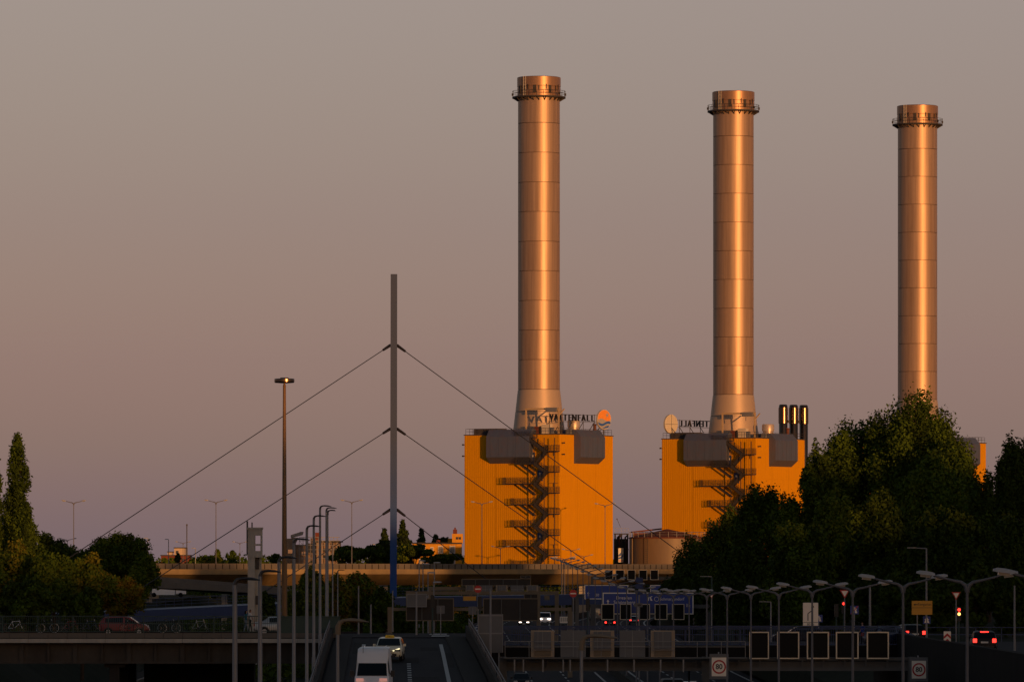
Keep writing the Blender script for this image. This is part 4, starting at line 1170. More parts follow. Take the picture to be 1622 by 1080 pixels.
# gantries ----------------------------------------------------------------
def message_panel(t, px0, px1, py0, py1, Y, front=True, plain=False):
    a = W(px0, py0, Y); b = W(px1, py1, Y)
    w = b.x - a.x; h = a.z - b.z; c = Vector(((a.x + b.x) / 2, Y, (a.z + b.z) / 2)) - Vector(t.location)
    if front:
        mb = MB(); mb.box((0, .2, 0), (w, .4, h)); o = mb.build('message_panel', 'screen_black', t); o.location = c
        e = w * .055; mb = MB()
        for (x, z, ww, hh) in ((0, h / 2 - e / 2, w, e), (0, -h / 2 + e / 2, w, e), (-w / 2 + e / 2, 0, e, h - 2 * e), (w / 2 - e / 2, 0, e, h - 2 * e)):
            mb.box((x, -.03, z), (ww, .06, hh))
        mb.build('frame', 'frame_tan', o)
    elif plain:
        mb = MB(); mb.box((0, .2, 0), (w, .4, h)); o = mb.build('message_panel', 'board_back', t); o.location = c
        mb = MB(); mb.box((0, -.02, 0), (.05, .04, h)); mb.box((0, -.02, -h * .1), (w, .035, .05)); mb.build('rib', 'galv', o)
    else:
        mb = MB(); mb.box((0, .25, 0), (w, .3, h)); o = mb.build('message_panel', 'frame_mid', t); o.location = c
        mb = MB(); mb.box((0, -.02, h * .13), (w * .72, .24, h * .66)); mb.build('cabinet', 'board_back', o)
        for (rx, rz_2, rw, rh) in ((0, h * .13, .04, h * .66), (-w * .2, h * .13, .03, h * .66), (0, -h * .23, w, .05)):
            mb = MB(); mb.box((rx, -.16, rz_2), (rw, .04, rh)); mb.build('rib', 'galv', o)
        mb = MB(); mb.box((0, .06, -h * .36), (w * .7, .1, h * .2)); mb.build('hatch', 'gantry_tan', o)
    return o
def board(t, px0, px1, py0, py1, Y, m='board_back_dark', edge='gantry_tan', ribs=True, name='sign_board'):
    a = W(px0, py0, Y); b = W(px1, py1, Y); w = b.x - a.x; h = a.z - b.z
    c = Vector(((a.x + b.x) / 2, Y, (a.z + b.z) / 2)) - Vector(t.location)
    mb = MB(); mb.box((0, .05, 0), (w, .1, h)); o = mb.build(name, m, t); o.location = c
    mb = MB(); e = .07 + .005 * w
    for (x, z, ww, hh) in ((0, h / 2 - e / 2, w, e), (0, -h / 2 + e / 2, w, e), (-w / 2 + e / 2, 0, e, h - 2 * e), (w / 2 - e / 2, 0, e, h - 2 * e)): mb.box((x, -.01, z), (ww, .04, hh))
    mb.build('edge', edge, o)
    if ribs:
        n = max(2, int(w / 1.6))
        for k in range(1, n):
            mb = MB(); mb.box((-w / 2 + w * k / n, -.05, 0), (.09, .1, h)); mb.build('rib', 'gantry_grey', o)
    return o, w, h
def gantry(label, px0, px1, py0, py1, Y, m='gantry_grey', legs=(), truss=False, group='sign gantries over the motorway'):
    c = W((px0 + px1) / 2, py1, Y)
    t = thing('sign_gantry', label, 'gantry', (c.x, Y, 0), 0, group)
    a = W(px0, py0, Y); b = W(px1, py1, Y); L = Vector(t.location)
    mb = MB()
    if truss:
        for z in (a.z - .1, b.z + .1):
            for y in (Y + .5, Y + 1.7): mb.bar(Vector((a.x, y, z)) - L, Vector((b.x, y, z)) - L, .2)
        n = int((b.x - a.x) / 1.4)
        for k in range(n + 1):
            x = a.x + (b.x - a.x) * k / n
            mb.bar(Vector((x, Y + .5, b.z)) - L, Vector((x, Y + .5, a.z)) - L, .1)
        mb.box(Vector(((a.x + b.x) / 2, Y + 1.1, (a.z + b.z) / 2 - .1)) - L, (b.x - a.x, .6, (a.z - b.z) * .6))
    else:
        mb.box(Vector(((a.x + b.x) / 2, Y + .5, (a.z + b.z) / 2)) - L, (b.x - a.x, .5, a.z - b.z))
    mb.build('beam', m, t)
    for px, zb in legs:
        x = W(px, 0, Y).x; z0 = zb
        mb = MB(); mb.box(Vector((x, Y + .55, (z0 + a.z) / 2)) - L, (.5, .52, a.z - z0 + .1)); mb.build('leg', m, t)
    return t
# the near one
g1 = gantry('near sign gantry with panel backs on one half and dark screens on the other', 800, 1440, 1041, 1062, 386, truss=True, legs=((797, mz(386)), (1118, mz(386)), (1445, mz(386))))
for (a, b) in ((1187, 1218), (1231, 1266), (1278, 1313), (1324, 1360), (1373, 1408)): message_panel(g1, a, b, 1000, 1043, 386)
for i, (a, b) in enumerate(((841, 878), (888, 928), (935, 973), (981.5, 1022), (1031, 1069))): message_panel(g1, a, b, 998, 1040, 386, False, i % 2 == 1)
mb = MB(); L1 = Vector(g1.location); z = W(0, 1040, 386).z
rail_run(mb, [Vector((W(800, 0, 386).x, 385.4, z)) - L1, Vector((W(1180, 0, 386).x, 385.4, z)) - L1], 1.07, 1.6, .022, (1, .66)); mb.build('walkway_railing', 'galv', g1)
mb = MB(); mb.box(Vector(((W(990, 0, 386).x), 385.7, z - .06)) - L1, (16.5, .9, .1)); mb.build('walkway', 'gantry_grey', g1)
for px in (815, 829, 860, 892, 903, 962, 1004, 1046, 1082, 1140):
    x = W(px, 0, 386).x; mb = MB(); mb.bar(Vector((x, 385.3, z - .15)) - L1, Vector((x, 385.3, z - 1.0)) - L1, .1); mb.build('cable_drop', 'galv', g1)
# front-facing ones further on
g2 = gantry('sign gantry with five dark screens under a wide blue direction board', 938, 1122, 957, 963, 622, legs=((1122, mz(620)), (939, mz(620))))
for (a, b) in ((952.5, 973), (982, 1000), (1010, 1029.5), (1037, 1057), (1064.5, 1084)): message_panel(g2, a, b, 956, 981, 620.6)
o, w, h = board(g2, 954.5, 1098.5, 938, 972.5, 621.4, 'traffic_blue', 'traffic_white', False)
pm = 621.4 / F
def bx_(px): return (px - 1026.5) * pm
def bz_(py): return (955.25 - py) * pm
lettering(o, 'Dresden', .50, (bx_(988.5), -.02, bz_(946.5)), 'traffic_white', 1.0)
lettering(o, 'Schöneberg', .50, (bx_(989), -.02, bz_(953.5)), 'traffic_white', 1.0)
lettering(o, 'Schmargendorf', .46, (bx_(1064.5), -.02, bz_(948.3)), 'traffic_white', .95)
lettering(o, 'ße', .50, (bx_(1090), -.02, bz_(958.5)), 'traffic_white', .95)
mb = MB(); disc(mb, (bx_(1040), 0, bz_(948.3)), .26, 24, -.02, .22); mb.build('ring', 'traffic_white', o)
mb = MB()
mb.prism([(-.32, -.2), (-.1, -.2), (-.02, .22), (-.1, .22)], (bx_(1029), -.02, bz_(948)), (1, 0, 0), (0, 0, 1), (0, .01, 0)); mb.prism([(.1, -.2), (.32, -.2), (.1, .22), (.02, .22)], (bx_(1029), -.02, bz_(948)), (1, 0, 0), (0, 0, 1), (0, .01, 0))
mb.prism([(.05, .12), (.3, .26), (.26, .32), (.02, .2)], (bx_(1029), -.022, bz_(948)), (1, 0, 0), (0, 0, 1), (0, .01, 0)); mb.build('junction_symbol', 'traffic_white', o)
def arrow(parent, x, z, s, m, y=-.02, ang=0.0):
    pts = [(-.08, -.5), (.08, -.5), (.08, .1), (.28, .1), (0, .5), (-.28, .1), (-.08, .1)]
    ca, sa = math.cos(ang), math.sin(ang)
    mb = MB(); mb.prism([((a * ca - b * sa) * s, (a * sa + b * ca) * s) for a, b in pts], (x, y, z), (1, 0, 0), (0, 0, 1), (0, .008, 0)); return mb.build('arrow', m, parent)
arrow(o, bx_(963), bz_(953), .55, 'traffic_white')
g3 = gantry('farther sign gantry with two blue boards showing above the wide one', 915, 1100, 941, 946, 762, legs=((1101, mz(760)), (914, mz(760))))
o, w, h = board(g3, 926, 995, 926, 948.5, 761, 'traffic_blue', 'traffic_white', False)
lettering(o, '30', .5, (w * (946 - 960.5) / 69, -.02, -.4), 'traffic_white'); arrow(o, w * (932 - 960.5) / 69, -.25, .6, 'traffic_white')
o, w, h = board(g3, 1030, 1091, 926, 948.5, 761, 'traffic_blue', 'traffic_white', False)
lettering(o, 'Schöneberg', .5, (.1, -.02, .02), 'traffic_white'); arrow(o, -w * .38, 0, .55, 'traffic_white', ang=-.6)
g4 = gantry('farthest sign gantry with a row of five small dark screens below the overpass', 940, 1060, 913, 918, 972, legs=((938, mz(970)), (1061, mz(970))))
for (a, b) in ((958, 971), (975, 989), (994, 1006.5), (1012, 1025), (1030, 1043)): message_panel(g4, a, b, 902, 918, 970.5)
# ones showing their backs
g5 = gantry('tan sign gantry on a square post showing two wide dark board backs', 615, 903, 962, 967, 600, 'gantry_tan', legs=((617.5, CZ - 9.5), (903, mz(600))))
board(g5, 643, 719, 947, 983, 599.4); board(g5, 765, 853, 947, 983, 599.4)
board(g5, 644, 676, 940, 961, 598.6, 'board_back', 'galv', False)
g6 = gantry('tan sign gantry beam behind the no-entry sign, carrying small cabinets', 645, 882, 936, 941.5, 702, 'gantry_tan', legs=((646, CZ - 11), (882, mz(700))))
board(g6, 733, 755, 943, 951.5, 701.4, 'traffic_yellow', 'gantry_tan', False); board(g6, 830, 852, 940, 951, 701.4)
board(g6, 862, 871, 942, 950, 701.4, 'gantry_tan', 'gantry_grey', False)
g7 = gantry('tan sign gantry with three framed panel backs under a long dark board back', 679, 853, 929, 934.5, 782, 'gantry_tan', legs=((680, CZ - 10.6), (853, mz(780))))
for i, (a, b) in enumerate(((737.5, 751), (758, 780), (785.5, 804), (809, 830), (834, 852.5))): message_panel(g7, a, b, 926.5, 937, 781, False, i % 2 == 1)
board(g7, 731, 841, 916, 928, 781.6); board(g7, 824, 841, 911, 916, 781.4)
# big blank sign seen from behind
p = W(777, 1033, 402)
t = thing('blank_road_sign', 'big blank grey sign back on two posts beside the slip road', 'sign', (p.x, 402, CZ - 11.0))
zb = p.z - t.location.z; zt_ = W(0, 972, 402).z - t.location.z
mb = MB(); mb.box((0, 0, (zb + zt_) / 2), (1.78, .12, zt_ - zb)); o = mb.build('panel', 'board_back', t)
mb = MB(); mb.box((0, -.08, (zb + zt_) / 2), (1.7, .06, .09)); mb.box((0, -.08, zt_ - .1), (1.7, .06, .09)); mb.box((-.85, -.08, (zb + zt_) / 2), (.06, .06, zt_ - zb)); mb.box((.85, -.08, (zb + zt_) / 2), (.06, .06, zt_ - zb)); mb.build('stiffener', 'galv', o)
for x in (-.6, .6):
    mb = MB(); mb.bar((x, .15, 0), (x, .15, zt_), .12); mb.build('leg', 'galv', t)
for (px, py, lab, Y) in ((698, 965, 'small dark square sign back on a thin post at the crest', 431), (748.5, 966.5, 'small dark square sign back nearest the big blank panel', 429)):
    p = W(px, py, Y); t = thing('road_sign', lab, 'sign', (p.x, Y, DECK), 0, 'small sign backs at the crest'); h = p.z - DECK
    mb = MB(); mb.tube([(0, 0, 0), (0, 0, h + .2)], .04, 8); mb.build('post', 'galv', t)
    mb = MB(); mb.prism([(-.28, -.31), (.28, -.31), (.31, -.28), (.31, .28), (.28, .31), (-.28, .31), (-.31, .28), (-.31, -.28)], (0, .05, h), (1, 0, 0), (0, 0, 1), (0, .03, 0)); mb.build('plate', 'board_back', t)

# round and triangular signs, traffic lights
def sign_post(label, px, py, Y, zb, kind, r=.3, extra=None, cat='sign'):
    p = W(px, py, Y)
    t = thing('road_sign', label, cat, (p.x, Y, zb)); h = p.z - zb
    mb = MB(); mb.tube([(0, .06, 0), (0, .06, h + (.1 if kind != 'back' else .2))], .04, 8); mb.build('post', 'galv', t)
    y = 0
    if kind == 'no_entry':
        mb = MB(); ring = [(r * math.cos(2 * math.pi * k / 28), r * math.sin(2 * math.pi * k / 28)) for k in range(28)]; mb.prism(ring, (0, 0, h), (1, 0, 0), (0, 0, 1), (0, .03, 0)); o = mb.build('plate', 'traffic_red', t)
        mb = MB(); mb.box((0, -.006, h), (r * 1.5, .01, r * .32)); mb.build('bar', 'traffic_white', o)
    elif kind == 'give_way':
        tri = lambda s: [(-s, s * .6), (s, s * .6), (0, -s * 1.13)]
        mb = MB(); mb.prism(tri(r), (0, 0, h), (1, 0, 0), (0, 0, 1), (0, .03, 0)); o = mb.build('plate', 'traffic_red', t)
        mb = MB(); mb.prism(tri(r * .66), (0, -.008, h - r * .01), (1, 0, 0), (0, 0, 1), (0, .007, 0)); mb.build('field', 'traffic_white', o)
    elif kind == 'motorway' or kind == 'motorway_end':
        mb = MB(); mb.box((0, .015, h), (2 * r, .03, 2 * r)); o = mb.build('plate', 'traffic_blue', t)
        mb = MB(); q = r
        mb.prism([(-.68 * q, -.75 * q), (-.12 * q, -.75 * q), (-.02 * q, .7 * q), (-.16 * q, .7 * q)], (0, -.008, h), (1, 0, 0), (0, 0, 1), (0, .007, 0)); mb.prism([(.12 * q, -.75 * q), (.68 * q, -.75 * q), (.16 * q, .7 * q), (.02 * q, .7 * q)], (0, -.008, h), (1, 0, 0), (0, 0, 1), (0, .007, 0))
        mb.box((0, -.011, h + .2 * q), (1.2 * q, .006, .12 * q)); mb.build('road_symbol', 'traffic_white', o)
        if kind == 'motorway_end':
            mb = MB(); mb.prism([(-.95 * q, -.95 * q), (-.7 * q, -.95 * q), (.95 * q, .95 * q), (.7 * q, .95 * q)], (0, -.02, h), (1, 0, 0), (0, 0, 1), (0, .006, 0)); mb.build('slash', 'traffic_red', o)
    elif kind == 'chevron':
        mb = MB(); mb.box((0, .02, h), (2 * r, .04, 3.2 * r)); o = mb.build('plate', 'traffic_white', t)
        for dz in (-1.2, .35):
            mb = MB(); mb.prism([(-r * .98, dz * r - .15 * r), (0, dz * r + .75 * r), (r * .98, dz * r - .15 * r), (r * .98, dz * r - .95 * r + .1 * r), (0, dz * r), (-r * .98, dz * r - .95 * r + .1 * r)], (0, -.008, h), (1, 0, 0), (0, 0, 1), (0, .007, 0)); mb.build('chevron', 'traffic_red', o)
    return t
STREET = 5.675
sign_post('round red no-entry sign with white bar above the big blank panel', 757, 932.5, 432, DECK, 'no_entry', .28)
sign_post('round red no-entry sign with white bar beside the motorway lamp cluster', 908, 939.5, 436, DECK2, 'no_entry', .29)
sign_post('small give-way triangle on a greenish pole before the dark trees by the blue boards', 1127, 943, 438, DECK2, 'give_way', .19)
sign_post('red and white give-way triangle above the single red traffic light', 1338, 938.5, 430, DECK2, 'give_way', .385)
sign_post('red and white give-way triangle above the red and amber traffic light', 1514.5, 941.5, 388, STREET, 'give_way', .31)
sign_post('blue motorway sign overlapping the white lane sign', 1297, 979, 428, DECK2, 'motorway', .285)
sign_post('blue motorway sign crossed out by a red slash', 1353.5, 965.5, 429, DECK2, 'motorway_end', .32)
sign_post('blue motorway sign under the yellow direction board', 1468, 981.5, 425, STREET, 'motorway', .28)
sign_post('red and white chevron plate before the black car', 1500.5, 1008.5, 395, STREET, 'chevron', .25)

def traffic_light(label, px, py, Y, zb, lit, facing=True, px_pole=None):
    p = W(px, py, Y); t = thing('traffic_light', label, 'traffic light', (p.x, Y, zb), 0, 'traffic lights at the junction'); h = p.z - zb
    mb = MB(); mb.tube([(0, .15, 0), (0, .15, h + .1)], .055, 8); mb.build('pole', 'green_rail', t)
    mb = MB(); mb.box((0, 0, h - .3), (.3, .24, .95)); o = mb.build('signal_head', 'plastic_black', t)
    for k in range(3):
        z = h - .3 * k
        mb = MB(); disc(mb, (0, 0, z), .105, 20, -.125); mb.build('lens', ('glow_red' if k == 0 else 'glow_amber') if k in lit else 'plastic_black', o)
        mb = MB(); mb.tube([(.12 * math.cos(a), -.12, z + .12 * math.sin(a)) for a in np.linspace(R(-10), R(190), 9)], .012, 4); mb.build('visor', 'plastic_black', o)
    return t
traffic_light('traffic light showing red below the give-way triangle by the crossed-out sign', 1336.5, 955.5, 431, DECK2, (0,))
traffic_light('traffic light showing red and amber by the black car', 1519, 965, 391, STREET, (0, 1))
traffic_light('unlit traffic light seen from behind beneath the no-entry sign over the blank panel', 760, 948, 431, DECK, ())
traffic_light('unlit traffic light seen from behind under the no-entry sign near the lamp cluster', 908.5, 952, 437, DECK2, ())
traffic_light('unlit traffic light on a green pole at the slip road crest', 685, 946, 433, DECK, ())
traffic_light('unlit traffic light before the blue boards with tall pole', 931, 951, 434, DECK2, ())
traffic_light('unlit traffic light on a green pole left of the red signal over the dark screens', 1325, 960, 431, DECK2, ())

# white lane sign
p = W(1284, 973, 427); DECKs = DECK2
t = thing('lane_sign', 'white lane merging sign with black arrows beside a blue motorway sign', 'sign', (p.x, 427, DECK2)); h = p.z - DECK2; s5 = 427 / F
mb = MB(); mb.box((0, .02, h), (24 * s5, .04, 38 * s5)); o = mb.build('plate', 'traffic_white', t)
mb = MB(); mb.bar((-.3, .1, 0), (-.3, .1, h + .6), .08); mb.bar((.3, .1, 0), (.3, .1, h + .6), .08); mb.build('leg', 'galv', t)
mb = MB(); z0 = h - 9.5 * s5; mb.bar((3.2 * s5, -.01, z0), (3.2 * s5, -.01, h + 12 * s5), .07, .012, (0, 1, 0)); mb.prism([(-.12, 0), (.12, 0), (0, .26)], (3.2 * s5, -.012, h + 11.5 * s5), (1, 0, 0), (0, 0, 1), (0, .008, 0))
mb.bar((-4.2 * s5, -.01, z0), (-4.2 * s5, -.01, h + 2 * s5), .06, .012, (0, 1, 0)); mb.bar((-4.2 * s5, -.01, h + 2 * s5), (2.4 * s5, -.01, h + 6.5 * s5), .06, .012, (0, 1, 0)); mb.box((0, -.004, h - 12 * s5), (23 * s5, .012, .03)); mb.build('arrow', 'sign_black', o)
lettering(o, '80 m', .26, (0, -.012, h - 15.3 * s5), 'sign_black')
# yellow direction board
p = W(1460.5, 962, 424)
t = thing('direction_sign', 'yellow direction board with black arrow before the dark trees', 'sign', (p.x, 424, STREET)); h = p.z - STREET; s5 = 424 / F
mb = MB(); mb.box((0, .02, h), (32.5 * s5, .04, 22 * s5)); o = mb.build('plate', 'traffic_yellow', t)
mb = MB(); mb.box((0, -.003, h), (32 * s5, .012, .025)); mb.build('divider', 'sign_black', o)
lettering(o, 'Tiergarten', .26, (4 * s5, -.01, h + 5.2 * s5), 'sign_black', .95); arrow(o, -10 * s5, h + 5 * s5, .3, 'sign_black', -.012, R(90))
mb = MB(); mb.bar((-.35, .1, 0), (-.35, .1, h + .45), .07); mb.bar((.35, .1, 0), (.35, .1, h + .45), .07); mb.build('leg', 'galv', t)
# street lamp over it
p = W(1467.5, 868, 430)
t = thing('street_lamp', 'tall thin lamp with long flat arm behind the yellow direction board', 'street lamp', (p.x, 430, STREET)); h = p.z - STREET
mb = MB(); mb.tube([(0, 0, 0), (0, 0, h)], [.09, .055], 8); mb.build('pole', 'galv', t)
mb = MB(); mb.tube([(0, 0, h - .02), (-.9, 0, h + .03)], [.05, .035], 8); mb.build('arm', 'galv', t)
mb = MB(); mb.box((-1.15, 0, h + .04), (.62, .2, .07)); mb.build('lamp_head', 'galv', t)
for (px, yt, Y, lab) in ((1221, 953, 440, 'thin lamp with flat arm half lost in the dark trees above the screens'), (1127.5, 913, 441, 'greenish lamp pole carrying the small give-way triangle')):
    p = W(px, yt, Y)
    t = thing('street_lamp', lab, 'street lamp', (p.x, Y, DECK2)); h = p.z - DECK2
    mb = MB(); mb.tube([(0, 0, 0), (0, 0, h)], [.07, .05], 8); mb.build('pole', 'green_rail' if px < 1200 else 'galv', t)
    mb = MB(); mb.tube([(0, 0, h), (-.4, 0, h + .02)], .04, 6); mb.box((-.65, 0, h + .03), (.5, .18, .06)); mb.build('arm', 'galv', t)

# blue pointer signs on a mast before the wide blue board
p = W(1012.5, 920, 560)
t = thing('pointer_sign', 'stack of small blue pointer signs on one mast before the blue boards', 'sign', (p.x, 560, mz(560)), 0); zz = p.z - mz(560)
mb = MB(); mb.tube([(0, .1, 0), (0, .1, zz + .4)], .08, 8); mb.build('post', 'galv', t)
for k in range(3):
    z = zz - .55 * k * 1.1 + .1
    mb = MB(); mb.prism([(-.32, -.25), (.36, -.25), (.36, .25), (-.32, .25), (-.42, 0)], (0, 0, z), (1, 0, 0), (0, 0, 1), (0, .05, 0)); o = mb.build('plate', 'blue_girder', t)
    mb = MB(); disc(mb, (-.12, 0, z), .09, 12, -.01, .06); mb.box((.14, -.01, z), (.2, .01, .06)); mb.build('mark', 'pylon_blue', o)
z = zz - 2.35
mb = MB(); mb.prism([(-.42, -.2), (.34, -.2), (.34, .2), (-.42, .2), (-.56, 0)], (0, -.02, z), (1, 0, 0), (0, 0, 1), (0, .05, 0)); o = mb.build('plate', 'board_back', t)
mb = MB(); mb.box((0, -.03, z), (.35, .01, .12)); mb.build('mark', 'sign_black', o)

# speed limit signs
def speed_sign(label, px0, px1, py0, py1, Y):
    a = W(px0, py0, Y); b = W(px1, py1, Y); c = (a + b) / 2
    t = thing('speed_limit_sign', label, 'sign', (c.x, Y, b.z), 0, 'speed limit signs on the gantry'); w = b.x - a.x; h = a.z - b.z
    mb = MB(); mb.box((0, .06, h / 2), (w, .12, h)); o = mb.build('backing', 'board_back', t)
    zc = h / 2 - .02
    mb = MB(); mb.box((0, -.01, zc), (w * .78, .02, h * .74)); f = mb.build('face', 'traffic_white', o)
    r = w * .365
    mb = MB(); disc(mb, (0, 0, zc), r, 40, -.024, r * .78); mb.build('ring', 'traffic_red', f)
    lettering(f, '80', r * 1.05, (0, -.026, zc), 'sign_black', .95, name='number', bold=.012)
    mb = MB(); mb.bar((0, .3, h / 2 - .2), (0, .9, h + .1), .09); mb.build('bracket', 'galv', t)
    return t
speed_sign('white speed limit sign reading eighty, beneath the gap between panel backs and dark screens', 1124, 1154, 1035, 1075, 383)
speed_sign('white speed limit sign reading eighty, below the end of the row of dark screens', 1441, 1470, 1040.5, 1078.5, 383)
# white and red barrier board on the motorway
p = W(893.5, 987, 700)
t = thing('barrier_board', 'small white barrier board with dark slots beyond the blue handrail', 'barrier', (p.x, 700, p.z))
mb = MB(); mb.box((0, 0, .45), (1.05, .06, .8)); o = mb.build('board', 'traffic_white', t)
for k in range(4):
    mb = MB(); mb.box((-.36 + .24 * k, -.04, .5), (.09, .02, .5)); mb.build('slot', 'sign_black', o)
mb = MB(); mb.bar((-.4, 0, .1), (-.4, 0, p.z * 0 - 2.0), .06); mb.bar((.4, 0, .1), (.4, 0, -2.0), .06); mb.build('leg', 'galv', t)

# ================================================================== vehicles
HATCH = [(-1.0, .30, .30, .58, .59), (-.965, .22, .40, .66, .68), (-.80, .2, .45, .66, .95), (-.62, .2, .45, .655, .99), (.02, .2, .45, .645, 1.0), (.22, .2, .45, .64, .965), (.56, .2, .45, .625, .655), (.86, .2, .42, .55, .57), (.97, .22, .38, .46, .47), (1.0, .28, .34, .40, .41)]
SALOON = [(-1.0, .30, .30, .60, .61), (-.96, .22, .42, .67, .69), (-.74, .2, .45, .67, .74), (-.48, .2, .45, .66, .97), (-.05, .2, .45, .65, 1.0), (.14, .2, .45, .645, .965), (.46, .2, .45, .63, .66), (.84, .2, .42, .56, .58), (.97, .22, .38, .46, .47), (1.0, .28, .34, .40, .41)]
VANP = [(-1.0, .16, .3, .5, .97), (-.97, .13, .3, .5, .985), (-.6, .12, .3, .5, 1.0), (.22, .12, .3, .5, 1.0), (.40, .12, .3, .5, .90), (.50, .12, .3, .48, .72), (.74, .13, .3, .445, .455), (.93, .14, .3, .37, .38), (1.0, .17, .28, .29, .30)]
SMALLVAN = [(-1.0, .16, .3, .55, .95), (-.97, .13, .3, .55, .98), (-.5, .12, .3, .55, 1.0), (.30, .12, .3, .55, .985), (.42, .12, .3, .55, .95), (.68, .12, .3, .53, .55), (.93, .14, .3, .43, .44), (1.0, .17, .28, .33, .34)]

def vehicle(label, cat, loc, rz, L, Wd, H, style, paint, glaze, wheels=(-.62, .62), wr=.30, name='car', roofw=.80, group=None, wscreen=None, rscreen=None, head='lamp_off', tail='tail_off', plate=True, mirror='body', tilt=0.0, sides=True):
    t = thing(name, label, cat, loc, rz, group)
    t.rotation_euler = (0, -tilt, rz)
    hl, hw = L / 2, Wd / 2
    mb = MB(); rings = []; pts = []
    for (x, zb, zm, zt, zr) in style:
        end = min(1, (1 - abs(x)) / .10); w = hw * (.80 + .20 * math.sqrt(max(0, end))); g = zr - zt > .06
        wrf = w * (roofw if g else .93)
        half = [(w * .86, zb * H), (w, zb * H + .10), (w * 1.0, zm * H), (w * .97, zt * H), (wrf, zr * H - (.05 if g else .01)), (wrf * .82, zr * H)]
        ring = [(x * hl, -a, b) for a, b in half] + [(x * hl, a, b) for a, b in half[::-1]]
        pts.append(ring)
        o = len(mb.v); rings.append(o); mb.v += ring
    n = 12
    for a, b in zip(rings, rings[1:]):
        for k in range(n): mb.face((a + k, a + (k + 1) % n, b + (k + 1) % n, b + k))
    mb.face([rings[0] + k for k in range(n)]); mb.face([rings[-1] + k for k in range(n)][::-1])
    mb.build('body', paint, t, 35)
    def quad(a, b, c, d, ins, name, m, up=.012, par=t):
        a, b, c, d = map(Vector, (a, b, c, d)); ce = (a + b + c + d) / 4
        nrm = (b - a).cross(d - a).normalized()
        if nrm.dot(ce - Vector((0, 0, H * .4))) < 0: nrm = -nrm
        q = [p.lerp(ce, ins) + nrm * up for p in (a, b, c, d)]
        return MB().add(q, [(0, 1, 2, 3)]).build(name, m, par)
    for (i, j) in glaze if sides else ():
        for s in (0, 1):
            k0, k1 = (3, 4) if s == 0 else (8, 7)
            quad(pts[i][k0], pts[j][k0], pts[j][k1], pts[i][k1], .14, 'side_window', 'car_glass')
    for (i, j, nm) in ((wscreen or (None, None)) + ('windscreen',), (rscreen or (None, None)) + ('rear_window',)):
        if i is not None:
            q = [(pts[a][c][0], pts[a][c][1], max(pts[a][5][2], pts[a][4][2])) for a, c in ((i, 4), (i, 7), (j, 7), (j, 4))]
            quad(*q, .09, nm, 'car_glass', .02)
    for x in wheels:
        for s in (-1, 1):
            c = (x * hl, s * (hw - .10), wr)
            a = MB(); a.tube([(c[0], s * (hw - .02), wr), (c[0], s * (hw + .012), wr)], wr * 1.22, 20); a.build('wheel_arch', 'plastic_black', t)
            a = MB(); a.tube([(c[0], c[1] - .09, wr), (c[0], c[1] + .125 * (s > 0) + .09 * (s < 0), wr)], wr, 20)
            a = MB(); a.tube([(c[0], s * (hw - .2), wr), (c[0], s * (hw + .03), wr)], wr, 20); w_ = a.build('wheel', 'tyre', t, 40)
            a = MB(); a.tube([(c[0], s * (hw + .03), wr), (c[0], s * (hw + .04), wr)], wr * .62, 14); a.build('rim', 'alloy', w_, 40)
    zf = style[-3][3] * H
    for s in (-1, 1):
        a = MB(); a.box((hl * .93, s * hw * .66, zf * .98 - .10), (hl * .10, hw * .42, .15)); a.build('headlight', head, t)
        a = MB(); zz = style[1][3] * H; a.box((-hl * .985, s * hw * .76, zz - .14), (.10, hw * .30, .26)); a.build('tail_light', tail, t)
        a = MB(); i = wscreen[0] if wscreen else 5
        a.box((pts[i][3][0] - .05, s * (hw + .09), pts[i][3][2] + .06), (.12, .20, .15)); a.build('mirror', paint if mirror == 'body' else 'plastic_black', t)
    a = MB(); a.box((hl * .995, 0, style[-1][1] * H + .03), (.06, hw * 1.2, .16)); a.build('grille', 'plastic_black', t)
    a = MB(); a.box((-hl * .99, 0, style[0][1] * H), (.08, hw * 1.5, .14)); a.build('bumper', 'plastic_black', t)
    if plate:
        for x, z in ((hl * 1.0 + .04, style[-1][1] * H + .05), (-hl - .005, style[0][1] * H + .28)):
            a = MB(); a.box((x, 0, z), (.02, .5, .11)); a.build('number_plate', 'plate', t)
    return t
def at(px, Y): return (px - 811) / F * Y
HG = dict(wscreen=(5, 6), rscreen=(1, 2))
t = vehicle('cream taxi with yellow roof sign driving behind the white van', 'taxi', (at(617.5, 376), 376, rz_(376) + .02), R(-90 - 1.5), 4.6, 1.8, 1.5, HATCH, 'paint_cream', ((2, 4), (4, 6)), name='taxi', head='plastic_black', tilt=-.025, **HG)
mb = MB(); mb.prism([(-.32, 0), (.32, 0), (.26, .17), (-.26, .17)], (.05, 0, 1.5), (0, 1, 0), (0, 0, 1), (.18, 0, 0)); o = mb.build('roof_sign', 'taxi_yellow', t)
vs, fs = text_mesh('TAXI', .15); mb = MB(); mb.add([(.235, v[0], 1.585 + v[2]) for v in vs], fs); mb.build('lettering', 'sign_black', o)
for s in (-1, 1):
    mb = MB(); mb.bar((2.27, s * .30, .70), (2.05, s * .74, .86), .05, .06); mb.build('running_light', 'glow_drl', t)
    mb = MB(); mb.box((2.2, s * .74, .48), (.12, .1, .3)); mb.build('fog_recess', 'plastic_black', t)
mb = MB(); mb.prism([(-.5, .28), (.5, .28), (.38, .55), (-.38, .55)], (2.29, 0, 0), (0, 1, 0), (0, 0, 1), (.03, 0, 0)); mb.build('lower_grille', 'plastic_black', t)
mb = MB(); mb.bar((2.3, -.35, .66), (2.3, .35, .66), .04, .05); mb.build('grille_bar', 'plastic_black', t)
